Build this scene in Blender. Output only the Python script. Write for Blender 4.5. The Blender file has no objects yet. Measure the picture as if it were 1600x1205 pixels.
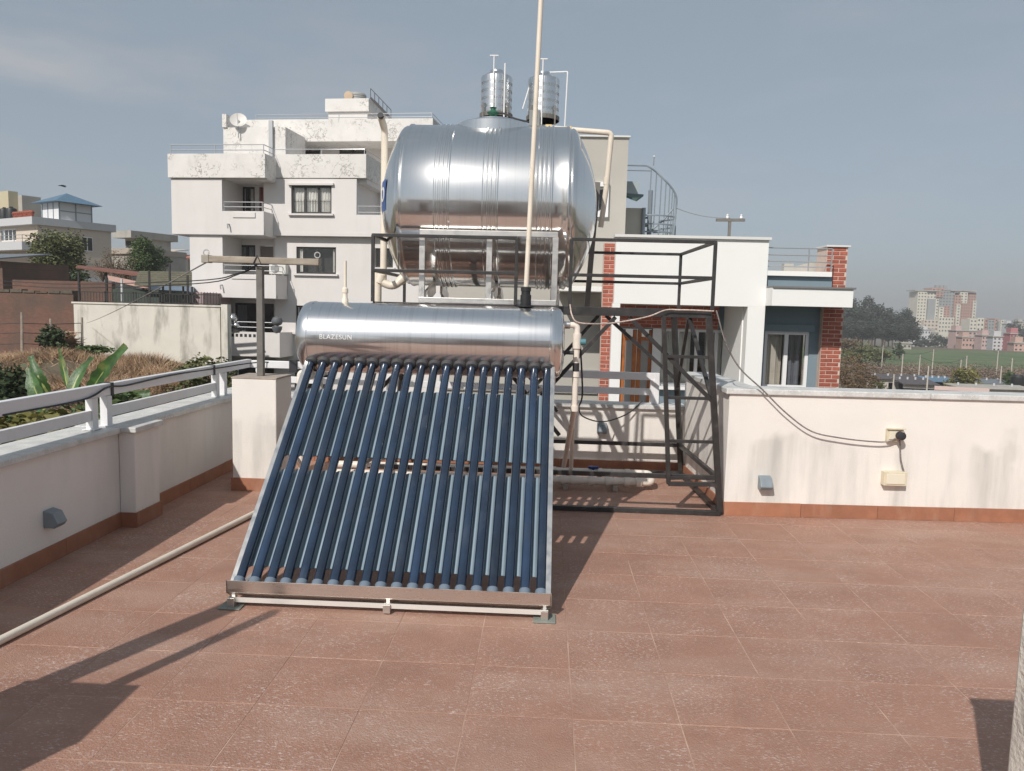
import bpy, bmesh, math, random
import numpy as np
from mathutils import Vector, Matrix

S = bpy.context.scene
COL = S.collection
rnd = random.Random(7)

# ------------------------------------------------------------------ camera
F_PX, CXP, CYP, CAM_H = 1200.0, 800.0, 602.5, 1.52
PITCH, YAW, ROLL = math.radians(5.8), math.radians(2.45), math.radians(1.45)
CF = Vector((-math.sin(YAW)*math.cos(PITCH), math.cos(YAW)*math.cos(PITCH), -math.sin(PITCH)))
_r0 = Vector((math.cos(YAW), math.sin(YAW), 0)); _u0 = _r0.cross(CF)
CR = _r0*math.cos(ROLL) + _u0*math.sin(ROLL)
CU = -_r0*math.sin(ROLL) + _u0*math.cos(ROLL)
CP = Vector((0, 0, CAM_H))
cam_d = bpy.data.cameras.new('camera'); cam = bpy.data.objects.new('camera', cam_d); COL.objects.link(cam)
cam.matrix_world = Matrix(((CR.x, CU.x, -CF.x, 0), (CR.y, CU.y, -CF.y, 0), (CR.z, CU.z, -CF.z, CAM_H), (0, 0, 0, 1)))
cam_d.sensor_width = 36; cam_d.lens = 36*F_PX/1600; cam_d.clip_end = 9000; cam_d.clip_start = 0.05
S.camera = cam
S.render.resolution_x, S.render.resolution_y = 1024, 771

# ------------------------------------------------------------------ sky, sun, exposure
SUN_TO = Vector((-0.52, -1.10, 1.0)).normalized()
wd = bpy.data.worlds.new('World'); S.world = wd; wd.use_nodes = True
nt = wd.node_tree; nt.nodes.clear()
def wn(t, **k):
    n = nt.nodes.new(t)
    for a, b in k.items(): setattr(n, a, b)
    return n
sky = wn('ShaderNodeTexSky', sky_type='NISHITA', sun_disc=False)
sky.sun_elevation = math.asin(SUN_TO.z)
sky.sun_rotation = math.atan2(SUN_TO.x, SUN_TO.y)
sky.altitude = 1300; sky.air_density = 1.0; sky.dust_density = 4.0; sky.ozone_density = 1.5
hs = wn('ShaderNodeHueSaturation'); hs.inputs['Saturation'].default_value = 0.7; hs.inputs['Value'].default_value = 1.0
tc = wn('ShaderNodeTexCoord')
mp = wn('ShaderNodeMapping'); mp.inputs['Scale'].default_value = (2.6, 2.6, 9.0); mp.inputs['Location'].default_value = (0.35, 0.2, 0.42)
cn = wn('ShaderNodeTexNoise'); cn.inputs['Scale'].default_value = 1.6; cn.inputs['Detail'].default_value = 7; cn.inputs['Roughness'].default_value = 0.55
cr = wn('ShaderNodeValToRGB'); cr.color_ramp.elements[0].position = 0.50; cr.color_ramp.elements[1].position = 0.85
cr.color_ramp.elements[1].color = (0.30, 0.30, 0.30, 1)
mx = wn('ShaderNodeMix', data_type='RGBA', blend_type='MIX')
mx.inputs['B'].default_value = (5.2, 5.0, 5.05, 1)
bg = wn('ShaderNodeBackground'); bg.inputs['Strength'].default_value = 0.0935
wo = wn('ShaderNodeOutputWorld')
L = nt.links.new
L(sky.outputs[0], hs.inputs['Color']); L(tc.outputs['Generated'], mp.inputs['Vector']); L(mp.outputs[0], cn.inputs['Vector'])
L(cn.outputs['Fac'], cr.inputs[0]); veil = wn('ShaderNodeMix', data_type='RGBA'); veil.inputs['Factor'].default_value = 0.62; veil.inputs['B'].default_value = (3.06, 3.70, 4.20, 1)
L(hs.outputs[0], veil.inputs['A']); L(cr.outputs[0], mx.inputs['Factor']); L(veil.outputs['Result'], mx.inputs['A'])
# one faint flat cloud low in the north-west, frayed by the same noise, besides the thin veil of cloud everywhere
sx = wn('ShaderNodeVectorMath', operation='SUBTRACT'); sx.inputs[1].default_value = (-0.66, 0.80, 0.238); L(tc.outputs['Generated'], sx.inputs[0])
sc_ = wn('ShaderNodeVectorMath', operation='MULTIPLY'); sc_.inputs[1].default_value = (3.4, 1.2, 27.0); L(sx.outputs[0], sc_.inputs[0])
ln = wn('ShaderNodeVectorMath', operation='LENGTH'); L(sc_.outputs[0], ln.inputs[0])
ad = wn('ShaderNodeMath', operation='MULTIPLY_ADD'); ad.inputs[1].default_value = -2.6; L(cn.outputs['Fac'], ad.inputs[0]); L(ln.outputs['Value'], ad.inputs[2])
cm = wn('ShaderNodeMapRange', interpolation_type='SMOOTHSTEP'); cm.inputs['From Min'].default_value = 0.0; cm.inputs['From Max'].default_value = -1.15; cm.inputs['To Max'].default_value = 0.60; L(ad.outputs[0], cm.inputs['Value'])
cx = wn('ShaderNodeMath', operation='MAXIMUM'); L(cm.outputs['Result'], cx.inputs[0]); L(cr.outputs[0], cx.inputs[1]); L(cx.outputs[0], mx.inputs['Factor'])
L(mx.outputs['Result'], bg.inputs['Color']); L(bg.outputs[0], wo.inputs['Surface'])

sun_d = bpy.data.lights.new('sun', 'SUN'); sun_d.energy = 3.5; sun_d.angle = math.radians(0.6); sun_d.color = (1.0, 0.945, 0.88)
sun = bpy.data.objects.new('sun', sun_d); COL.objects.link(sun); sun.location = SUN_TO*60
sun.rotation_euler = SUN_TO.to_track_quat('Z', 'Y').to_euler()
S.view_settings.view_transform = 'Standard'; S.view_settings.look = 'None'
S.view_settings.exposure = 0.18; S.view_settings.gamma = 1.0; S.view_settings.use_curve_mapping = False

# ------------------------------------------------------------------ helpers: points
def at(px, py, Y):
    """world point seen at a pixel of the 1600x1205 photograph, Y metres in front"""
    d = CF + CR*((px-CXP)/F_PX) - CU*((py-CYP)/F_PX)
    return CP + d*(Y/d.y)

# ------------------------------------------------------------------ helpers: materials
MATS = {}
def mat(name, color, rough=0.7, metal=0.0, var=0.0, vscale=6.0, bump=0.0, bscale=40.0, stain=None, stain_amt=0.0,
        stain_scale=(2.5, 2.5, 0.6), stain_lo=0.52, stain_hi=0.75, spec=None, coat=0.0, rand=0.0, coord='Object', trans=0.0,
        speck=None, speck_scale=(60, 160, 60), speck_lo=0.66, speck_hi=0.72, speck_amt=0.5, rough_var=0.0, vdetail=5, stain_top=None, stain_world=False):
    if name in MATS: return MATS[name]
    m = bpy.data.materials.new(name); m.use_nodes = True
    n = m.node_tree.nodes; l = m.node_tree.links.new
    b = n['Principled BSDF']
    b.inputs['Roughness'].default_value = rough; b.inputs['Metallic'].default_value = metal
    if spec is not None: b.inputs['Specular IOR Level'].default_value = spec
    b.inputs['Coat Weight'].default_value = coat
    if coat: b.inputs['Coat Roughness'].default_value = 0.04
    t = n.new('ShaderNodeTexCoord'); vec = t.outputs[coord]
    if rand:
        oi = n.new('ShaderNodeObjectInfo'); ad = n.new('ShaderNodeVectorMath'); ad.operation = 'MULTIPLY_ADD'
        cb = n.new('ShaderNodeCombineXYZ')
        for i in range(3): l(oi.outputs['Random'], cb.inputs[i])
        ad.inputs[1].default_value = (37, 51, 13); l(cb.outputs[0], ad.inputs[0]); l(vec, ad.inputs[2]); vec = ad.outputs[0]
    col = None
    def rgb(c):
        x = n.new('ShaderNodeRGB'); x.outputs[0].default_value = (*c, 1); return x.outputs[0]
    def noise(scale, detail=5, vscl=None, rough_=0.55):
        x = n.new('ShaderNodeTexNoise'); x.inputs['Scale'].default_value = scale; x.inputs['Detail'].default_value = detail
        x.inputs['Roughness'].default_value = rough_
        v = vec
        if vscl is not None:
            q = n.new('ShaderNodeMapping'); q.inputs['Scale'].default_value = vscl; l(vec, q.inputs['Vector']); v = q.outputs[0]
        l(v, x.inputs['Vector']); return x.outputs['Fac']
    def mixc(f, a, c2):
        x = n.new('ShaderNodeMix'); x.data_type = 'RGBA'; l(f, x.inputs['Factor']); l(a, x.inputs['A']); l(c2, x.inputs['B']); return x.outputs['Result']
    def ramp(f, lo, hi, amt):
        x = n.new('ShaderNodeMapRange'); x.inputs['From Min'].default_value = lo; x.inputs['From Max'].default_value = hi
        x.inputs['To Max'].default_value = amt; l(f, x.inputs['Value']); return x.outputs['Result']
    cur = rgb(color)
    if var:
        f = noise(vscale, vdetail)
        f = ramp(f, 0.3, 0.7, 1.0)
        cur = mixc(f, rgb([c*(1-var) for c in color]), rgb([min(1, c*(1+var)) for c in color]))
    if rand:
        hsv = n.new('ShaderNodeHueSaturation'); mr = n.new('ShaderNodeMapRange')
        mr.inputs['To Min'].default_value = 1-rand; mr.inputs['To Max'].default_value = 1+rand
        l(oi.outputs['Random'], mr.inputs['Value']); l(mr.outputs['Result'], hsv.inputs['Value']); l(cur, hsv.inputs['Color']); cur = hsv.outputs['Color']
    if stain is not None:
        keep = vec
        if stain_world: vec = n.new('ShaderNodeNewGeometry').outputs['Position']
        f = ramp(noise(1.0, 6, stain_scale, 0.6), stain_lo, stain_hi, stain_amt)
        if stain_top is not None:
            sp = n.new('ShaderNodeSeparateXYZ'); l(vec, sp.inputs[0]); wv_ = ramp(noise(3.0, 3), 0.3, 0.7, 0.30)
            zz_ = n.new('ShaderNodeMath'); zz_.operation = 'ADD'; l(sp.outputs['Z'], zz_.inputs[0]); l(wv_, zz_.inputs[1])
            zr = n.new('ShaderNodeMapRange'); zr.inputs['From Min'].default_value = stain_top; zr.inputs['From Max'].default_value = stain_top-.12; l(zz_.outputs[0], zr.inputs['Value'])
            mz = n.new('ShaderNodeMath'); mz.operation = 'MULTIPLY'; l(f, mz.inputs[0]); l(zr.outputs['Result'], mz.inputs[1]); f = mz.outputs[0]
        vec = keep
        cur = mixc(f, cur, rgb(stain))
    if speck is not None:
        f1 = ramp(noise(1.0, 3, speck_scale, 0.7), speck_lo, speck_hi, 1.0)
        f2 = ramp(noise(2.6, 4), 0.30, 0.66, speck_amt)
        mm = n.new('ShaderNodeMath'); mm.operation = 'MULTIPLY'; l(f1, mm.inputs[0]); l(f2, mm.inputs[1])
        cur = mixc(mm.outputs[0], cur, rgb(speck))
    l(cur, b.inputs['Base Color'])
    if rough_var:
        f = ramp(noise(vscale*1.7, 4), 0.3, 0.7, 1.0)
        x = n.new('ShaderNodeMapRange'); x.inputs['To Min'].default_value = max(0.02, rough-rough_var); x.inputs['To Max'].default_value = min(1, rough+rough_var)
        l(f, x.inputs['Value']); l(x.outputs['Result'], b.inputs['Roughness'])
    if bump:
        x = n.new('ShaderNodeBump'); x.inputs['Strength'].default_value = bump; x.inputs['Distance'].default_value = 0.01
        l(noise(bscale, 4), x.inputs['Height']); l(x.outputs[0], b.inputs['Normal'])
    if trans: b.inputs['Transmission Weight'].default_value = trans
    MATS[name] = m
    return m

def steel(name, color=(0.78, 0.78, 0.77), rough=0.16, streak=(90, 90, 2), samt=0.10, bump=0.03, bsc=(3, 3, 3), dirt=0.0, glow=0.0):
    """polished sheet steel; fine vertical smears change the roughness"""
    if name in MATS: return MATS[name]
    m = bpy.data.materials.new(name); m.use_nodes = True
    n = m.node_tree.nodes; l = m.node_tree.links.new; b = n['Principled BSDF']
    b.inputs['Metallic'].default_value = 1.0
    t = n.new('ShaderNodeTexCoord')
    q = n.new('ShaderNodeMapping'); q.inputs['Scale'].default_value = streak; l(t.outputs['Object'], q.inputs['Vector'])
    x = n.new('ShaderNodeTexNoise'); x.inputs['Scale'].default_value = 1; x.inputs['Detail'].default_value = 4; l(q.outputs[0], x.inputs['Vector'])
    r = n.new('ShaderNodeMapRange'); r.inputs['From Min'].default_value = 0.35; r.inputs['From Max'].default_value = 0.75
    r.inputs['To Min'].default_value = rough; r.inputs['To Max'].default_value = rough+samt; l(x.outputs['Fac'], r.inputs['Value']); l(r.outputs['Result'], b.inputs['Roughness'])
    c = n.new('ShaderNodeMix'); c.data_type = 'RGBA'; c.inputs['A'].default_value = (*color, 1)
    c.inputs['B'].default_value = (*[v*(0.86-dirt) for v in color], 1); r2 = n.new('ShaderNodeMapRange')
    r2.inputs['From Min'].default_value = 0.5; r2.inputs['From Max'].default_value = 0.8; l(x.outputs['Fac'], r2.inputs['Value'])
    l(r2.outputs['Result'], c.inputs['Factor']); l(c.outputs['Result'], b.inputs['Base Color'])
    q2 = n.new('ShaderNodeMapping'); q2.inputs['Scale'].default_value = bsc; l(t.outputs['Object'], q2.inputs['Vector'])
    x2 = n.new('ShaderNodeTexNoise'); x2.inputs['Scale'].default_value = 1; x2.inputs['Detail'].default_value = 2; l(q2.outputs[0], x2.inputs['Vector'])
    bp = n.new('ShaderNodeBump'); bp.inputs['Strength'].default_value = bump; bp.inputs['Distance'].default_value = 0.05
    l(x2.outputs['Fac'], bp.inputs['Height']); l(bp.outputs[0], b.inputs['Normal'])
    if glow:                                   # fine wiping scratches: a second, wider lobe
        g2 = n.new('ShaderNodeBsdfAnisotropic'); g2.inputs['Roughness'].default_value = 0.30; l(c.outputs['Result'], g2.inputs['Color']); l(bp.outputs[0], g2.inputs['Normal'])
        mi = n.new('ShaderNodeMixShader'); mi.inputs[0].default_value = glow; l(b.outputs[0], mi.inputs[1]); l(g2.outputs[0], mi.inputs[2]); l(mi.outputs[0], n['Material Output'].inputs['Surface'])
    MATS[name] = m
    return m

def glass(name, tint=(0.955, 0.96, 0.955), refl=1.0):
    if name in MATS: return MATS[name]
    m = bpy.data.materials.new(name); m.use_nodes = True
    n = m.node_tree.nodes; l = m.node_tree.links.new; n.remove(n['Principled BSDF'])
    tr = n.new('ShaderNodeBsdfTransparent'); tr.inputs[0].default_value = (*tint, 1)
    gl = n.new('ShaderNodeBsdfGlossy'); gl.inputs['Roughness'].default_value = 0.02
    fr = n.new('ShaderNodeFresnel'); ge = n.new('ShaderNodeNewGeometry'); io = n.new('ShaderNodeMapRange')   # same reflectance from both faces of the thin pane
    io.inputs['To Min'].default_value = 1.6; io.inputs['To Max'].default_value = 1/1.6; l(ge.outputs['Backfacing'], io.inputs['Value']); l(io.outputs['Result'], fr.inputs['IOR'])
    mi = n.new('ShaderNodeMixShader'); l(fr.outputs[0], mi.inputs[0]); l(tr.outputs[0], mi.inputs[1]); l(gl.outputs[0], mi.inputs[2])
    l(mi.outputs[0], n['Material Output'].inputs['Surface'])
    MATS[name] = m
    return m

def brickmat(name, c1, c2, mortar, scale, rough=0.85, dirt=0.0):
    """brickwork too far away to pick single bricks apart"""
    m = bpy.data.materials.new(name); m.use_nodes = True
    n = m.node_tree.nodes; l = m.node_tree.links.new; b = n['Principled BSDF']; b.inputs['Roughness'].default_value = rough
    t = n.new('ShaderNodeTexCoord'); q = n.new('ShaderNodeMapping'); q.inputs['Rotation'].default_value = (math.radians(90), 0, 0)
    l(t.outputs['Object'], q.inputs['Vector'])
    x = n.new('ShaderNodeTexBrick'); x.inputs['Scale'].default_value = scale; x.inputs['Color1'].default_value = (*c1, 1); x.inputs['Color2'].default_value = (*c2, 1)
    x.inputs['Mortar'].default_value = (*mortar, 1); x.inputs['Mortar Size'].default_value = 0.012; l(q.outputs[0], x.inputs['Vector'])
    no = n.new('ShaderNodeTexNoise'); no.inputs['Scale'].default_value = 0.9; no.inputs['Detail'].default_value = 8; l(t.outputs['Object'], no.inputs['Vector'])
    mr = n.new('ShaderNodeMapRange'); mr.inputs['From Min'].default_value = 0.4; mr.inputs['From Max'].default_value = 0.7; mr.inputs['To Max'].default_value = dirt
    l(no.outputs['Fac'], mr.inputs['Value'])
    mi = n.new('ShaderNodeMix'); mi.data_type = 'RGBA'; l(mr.outputs['Result'], mi.inputs['Factor']); l(x.outputs['Color'], mi.inputs['A']); mi.inputs['B'].default_value = (0.09, 0.07, 0.055, 1)
    l(mi.outputs['Result'], b.inputs['Base Color']); MATS[name] = m
    return m

# ------------------------------------------------------------------ helpers: meshes
WL = {}                                       # world position of every parent
def tag(o, label=None, cat=None, group=None, kind=None):
    if label: o['label'] = label
    if cat: o['category'] = cat
    if group: o['group'] = group
    if kind: o['kind'] = kind
    return o
def thing(name, label, cat, loc, group=None, rotz=0.0):
    o = bpy.data.objects.new(name, None); COL.objects.link(o); o.location = loc; o.rotation_euler = (0, 0, rotz)
    o.empty_display_size = 0.1; WL[o] = Vector(loc)
    return tag(o, label, cat, group)
class MB:
    def __init__(s): s.v = []; s.f = []
    def add(s, vs, fs):
        k = len(s.v); s.v.extend([tuple(v) for v in vs]); s.f.extend([tuple(i+k for i in f) for f in fs]); return s
    def box(s, x0, x1, y0, y1, z0, z1):
        return s.add([(x0,y0,z0),(x1,y0,z0),(x1,y1,z0),(x0,y1,z0),(x0,y0,z1),(x1,y0,z1),(x1,y1,z1),(x0,y1,z1)],
                     [(3,2,1,0),(4,5,6,7),(0,1,5,4),(1,2,6,5),(2,3,7,6),(3,0,4,7)])
    def bar(s, p, q, w, h=None, up=(0,0,1)):
        h = w if h is None else h
        p, q = Vector(p), Vector(q); d = (q-p).normalized(); u = Vector(up)
        if abs(d.dot(u)) > 0.98: u = Vector((0,1,0))
        a = d.cross(u).normalized()*(w/2); b = a.normalized().cross(d).normalized()*(h/2)
        vs = [p-a-b, p+a-b, p+a+b, p-a+b, q-a-b, q+a-b, q+a+b, q-a+b]
        return s.add(vs, [(3,2,1,0),(4,5,6,7),(0,1,5,4),(1,2,6,5),(2,3,7,6),(3,0,4,7)])
    def tube(s, path, r, n=10, caps=True):
        P = [Vector(p) for p in path]; R = r if isinstance(r, (list, tuple)) else [r]*len(P)
        rings = []; pu = None
        for i, p in enumerate(P):
            d = (P[min(i+1, len(P)-1)]-P[max(i-1, 0)]).normalized()
            if pu is None:
                u = Vector((0,0,1)) if abs(d.z) < 0.9 else Vector((0,1,0))
            else: u = pu
            a = d.cross(u)
            if a.length < 1e-5: a = d.orthogonal()
            a.normalize(); u2 = a.cross(d).normalized(); pu = u2
            rings.append([p+(a*math.cos(2*math.pi*k/n)+u2*math.sin(2*math.pi*k/n))*R[i] for k in range(n)])
        vs = [v for g in rings for v in g]; fs = []
        for i in range(len(P)-1):
            for k in range(n):
                k2 = (k+1) % n
                fs.append((i*n+k, i*n+k2, (i+1)*n+k2, (i+1)*n+k))
        if caps: fs.append(tuple(range(n-1, -1, -1))); fs.append(tuple((len(P)-1)*n+k for k in range(n)))
        return s.add(vs, fs)
    def lathe(s, prof, origin, axis='z', n=32):
        """prof: (radius, along) pairs, along the axis from the origin"""
        o = Vector(origin); vs = []; fs = []
        for r, h in prof:
            for k in range(n):
                a = 2*math.pi*k/n; c, d = r*math.cos(a), r*math.sin(a)
                vs.append(o+(Vector((c, d, h)) if axis == 'z' else Vector((h, c, d)) if axis == 'x' else Vector((d, h, c))))
        for i in range(len(prof)-1):
            for k in range(n):
                k2 = (k+1) % n; fs.append((i*n+k, i*n+k2, (i+1)*n+k2, (i+1)*n+k))
        if prof[0][0] > 1e-6: fs.append(tuple(range(n-1, -1, -1)))
        if prof[-1][0] > 1e-6: fs.append(tuple((len(prof)-1)*n+k for k in range(n)))
        return s.add(vs, fs)
    def prism(s, pts, x0, x1, axis='x'):
        """closed polygon of (a, b) pairs extruded along an axis"""
        n = len(pts)
        def P(t, a, b): return (t, a, b) if axis == 'x' else (a, t, b) if axis == 'y' else (a, b, t)
        vs = [P(x0, a, b) for a, b in pts]+[P(x1, a, b) for a, b in pts]
        fs = [tuple(range(n)), tuple(range(2*n-1, n-1, -1))]+[(i, i+n, (i+1) % n+n, (i+1) % n) for i in range(n)]
        return s.add(vs, fs)
    def build(s, name, m, parent=None, local=False, smooth=None, bevel=0.0, origin=None, segs=2):
        me = bpy.data.meshes.new(name)
        V = np.array(s.v, dtype=float).reshape(-1, 3)
        if parent is not None:
            off = Vector((0,0,0)) if local else WL[parent]
        else:
            off = Vector(origin) if origin is not None else Vector((float((V[:,0].min()+V[:,0].max())/2), float((V[:,1].min()+V[:,1].max())/2), float(V[:,2].min())))
        V = V-np.array(off)
        me.from_pydata(V.tolist(), [], s.f); me.update()
        bm = bmesh.new(); bm.from_mesh(me); bmesh.ops.recalc_face_normals(bm, faces=bm.faces); bm.to_mesh(me); bm.free()
        if m is not None: me.materials.append(m)
        if smooth is not None:
            me.polygons.foreach_set('use_smooth', [True]*len(me.polygons)); me.set_sharp_from_angle(angle=math.radians(smooth))
        o = bpy.data.objects.new(name, me); COL.objects.link(o)
        if parent is not None: o.parent = parent; WL[o] = WL[parent] if not local else WL.get(parent, Vector((0,0,0)))
        else: o.location = off; WL[o] = off
        if bevel:
            b = o.modifiers.new('bevel', 'BEVEL'); b.width = bevel; b.segments = segs; b.limit_method = 'ANGLE'; b.angle_limit = math.radians(40)
            b.harden_normals = False
        return o
def rawmesh(name, V, Fq, m, parent=None, smooth=False, origin=None):
    """big meshes from numpy arrays of quads or triangles"""
    V = np.asarray(V, dtype=np.float32); Fq = np.asarray(Fq, dtype=np.int32)
    off = np.array(WL[parent]) if parent is not None else (np.array(origin) if origin is not None else np.array([V[:,0].mean(), V[:,1].mean(), V[:,2].min()]))
    V = (V-off).astype(np.float32)
    me = bpy.data.meshes.new(name); k = Fq.shape[1]
    me.vertices.add(len(V)); me.vertices.foreach_set('co', V.ravel())
    me.loops.add(Fq.size); me.loops.foreach_set('vertex_index', Fq.ravel())
    me.polygons.add(len(Fq)); me.polygons.foreach_set('loop_start', np.arange(0, Fq.size, k, dtype=np.int32))
    me.update(calc_edges=True); me.validate()
    if smooth: me.polygons.foreach_set('use_smooth', [True]*len(me.polygons))
    me.materials.append(m)
    o = bpy.data.objects.new(name, me); COL.objects.link(o)
    if parent is not None: o.parent = parent; WL[o] = WL[parent]
    else: o.location = Vector(off.tolist()); WL[o] = o.location.copy()
    return o
def arc(p, q, sag, n=14, side=(0,0,-1)):
    p, q, d = Vector(p), Vector(q), Vector(side)
    return [p.lerp(q, t/n)+d*(sag*4*(t/n)*(1-t/n)) for t in range(n+1)]
def spline(pts, n=6):
    P = [Vector(p) for p in pts]; P = [P[0]*2-P[1]]+P+[P[-1]*2-P[-2]]; out = []
    for i in range(1, len(P)-2):
        for k in range(n):
            t = k/n; a, b, c, d = P[i-1], P[i], P[i+1], P[i+2]
            out.append(0.5*((2*b)+(c-a)*t+(2*a-5*b+4*c-d)*t*t+(3*b-a-3*c+d)*t**3))
    out.append(P[-2]); return out
def elbow(pts, r, n=5):
    """path with its inner corners rounded to radius r"""
    P = [Vector(p) for p in pts]; out = [P[0]]
    for i in range(1, len(P)-1):
        a = (P[i-1]-P[i]).normalized(); b = (P[i+1]-P[i]).normalized(); s, e = P[i]+a*r, P[i]+b*r
        for k in range(n+1):
            t = k/n; out.append(s*(1-t)**2+P[i]*2*t*(1-t)+e*t*t)
    return out+[P[-1]]
def copy_tree(o, loc, label=None, rotz=None, scale=None):
    c = o.copy(); COL.objects.link(c); c.location = loc; WL[c] = Vector(loc)
    if label: c['label'] = label
    if rotz is not None: c.rotation_euler = (0, 0, rotz)
    if scale: c.scale = scale if isinstance(scale, tuple) else (scale,)*3
    for ch in list(o.children):
        d = ch.copy(); COL.objects.link(d); d.parent = c
        for g in list(ch.children):
            e = g.copy(); COL.objects.link(e); e.parent = d
    return c

# ------------------------------------------------------------------ materials
M_stucco = mat('cream_stucco', (0.78, 0.745, 0.695), 0.9, var=0.035, vscale=3, bump=0.25, bscale=120, stain=(0.44, 0.43, 0.40), stain_amt=0.8, stain_scale=(4.4, 4.4, 0.55), stain_lo=0.44, stain_hi=0.72, stain_top=0.78)
M_stucco2 = mat('cream_stucco_left', (0.79, 0.75, 0.71), 0.9, var=0.04, vscale=2, bump=0.25, bscale=120, stain=(0.40, 0.43, 0.41), stain_amt=0.5, stain_scale=(3, 2.2, 0.5), stain_lo=0.5, stain_hi=0.8)
M_cap = mat('granite_coping', (0.57, 0.57, 0.55), 0.55, var=0.18, vscale=9, bump=0.1, bscale=200, speck=(0.75, 0.74, 0.72), speck_scale=(70, 70, 70), speck_lo=0.5, speck_hi=0.6, speck_amt=0.8, stain=(0.25, 0.27, 0.27), stain_amt=0.4, stain_scale=(5, 1.5, 5))
M_skirt = mat('brown_skirting', (0.34, 0.150, 0.088), 0.55, var=0.14, vscale=9, rand=0.08, stain=(0.45, 0.30, 0.22), stain_amt=0.4, stain_scale=(9, 9, 4))
M_tile = mat('terracotta_tile', (0.36, 0.194, 0.138), 0.62, var=0.09, vscale=5, rand=0.03, bump=0.55, bscale=150, speck=(0.72, 0.62, 0.56), speck_scale=(62, 140, 40), speck_lo=0.55, speck_hi=0.66, speck_amt=0.8,
             stain=(0.45, 0.30, 0.235), stain_amt=0.75, stain_scale=(0.9, 2.6, 1), stain_lo=0.46, stain_hi=0.74, rough_var=0.1, stain_world=True)
M_grout = mat('tile_grout', (0.52, 0.37, 0.29), 0.9, var=0.25, vscale=11, stain=(0.36, 0.21, 0.155), stain_amt=1.0, stain_scale=(2.2, 2.2, 2.2), stain_lo=0.42, stain_hi=0.56)
M_white = mat('white_rail_paint', (0.74, 0.74, 0.75), 0.42, var=0.04, vscale=6, stain=(0.5, 0.48, 0.45), stain_amt=0.3, stain_scale=(6, 6, 6), stain_lo=0.55)
M_black = mat('black_steel_paint', (0.035, 0.034, 0.034), 0.42, var=0.3, vscale=14, stain=(0.16, 0.12, 0.10), stain_amt=0.4, stain_scale=(14, 14, 14), stain_lo=0.6, stain_hi=0.8)
M_pvc = mat('beige_pvc', (0.75, 0.68, 0.57), 0.42, var=0.06, vscale=8, stain=(0.45, 0.36, 0.26), stain_amt=0.4, stain_scale=(9, 9, 9), stain_lo=0.58)
M_ppr = mat('pale_ppr_pipe', (0.78, 0.71, 0.63), 0.45, var=0.05, vscale=10, stain=(0.5, 0.42, 0.35), stain_amt=0.3, stain_scale=(12, 12, 12), stain_lo=0.55)
M_steel_tank = steel('polished_tank_steel', (0.80, 0.80, 0.79), 0.07, (60, 0.8, 0.8), 0.08, 0.06, (1.3, 2.0, 2.0), 0.0, 0.30)
M_steel_solar = steel('polished_solar_steel', (0.80, 0.80, 0.80), 0.07, (80, 1.0, 1.0), 0.08, 0.02, (1.2, 1.5, 1.5), 0.05, 0.36)
M_steel_small = steel('small_tank_steel', (0.76, 0.77, 0.77), 0.2, (60, 60, 1.0), 0.2, 0.05, (6, 6, 6))
M_steel_dull = steel('dull_steel_section', (0.72, 0.70, 0.67), 0.32, (20, 20, 20), 0.2, 0.02, (4, 4, 4), 0.1)
M_tray = steel('tray_steel', (0.74, 0.71, 0.67), 0.22, (9, 60, 60), 0.2, 0.02, (3, 3, 3))
M_reflect = steel('reflector_sheet', (0.78, 0.84, 0.86), 0.34, (3, 12, 12), 0.2, 0.06, (5, 1, 1))
M_tube = mat('dark_blue_tube_glass', (0.012, 0.026, 0.055), 0.17, var=0.35, vscale=4, coat=1.0, spec=0.6, rand=0.35, stain=(0.07, 0.085, 0.11), stain_amt=0.5, stain_scale=(10, 4, 4), stain_lo=0.50, stain_hi=0.8)
M_rubber = mat('grey_rubber', (0.055, 0.055, 0.058), 0.7, var=0.2, vscale=30)
M_bluecap = mat('grey_blue_cup', (0.16, 0.20, 0.25), 0.5)
M_rope = mat('pale_rope', (0.62, 0.50, 0.44), 0.8, var=0.3, vscale=60)
M_reflect = mat('reflector_alu', (0.36, 0.46, 0.53), 0.34, metal=0.45, var=0.12, vscale=3)
M_cable = mat('dark_cable', (0.03, 0.03, 0.035), 0.6)
M_gcable = mat('grey_twisted_cable', (0.22, 0.20, 0.19), 0.7, var=0.5, vscale=80)
M_wood = mat('weathered_wood', (0.36, 0.31, 0.25), 0.8, var=0.22, vscale=8, stain=(0.14, 0.12, 0.10), stain_amt=0.6, stain_scale=(3, 30, 30))
M_post = mat('grey_steel_post', (0.17, 0.16, 0.145), 0.6, var=0.22, vscale=9, metal=0.2)
M_cream = mat('cream_plastic', (0.66, 0.59, 0.44), 0.5, var=0.06, vscale=20)
M_lampgrey = mat('grey_lamp_case', (0.22, 0.26, 0.29), 0.45, var=0.08, vscale=18)

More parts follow.
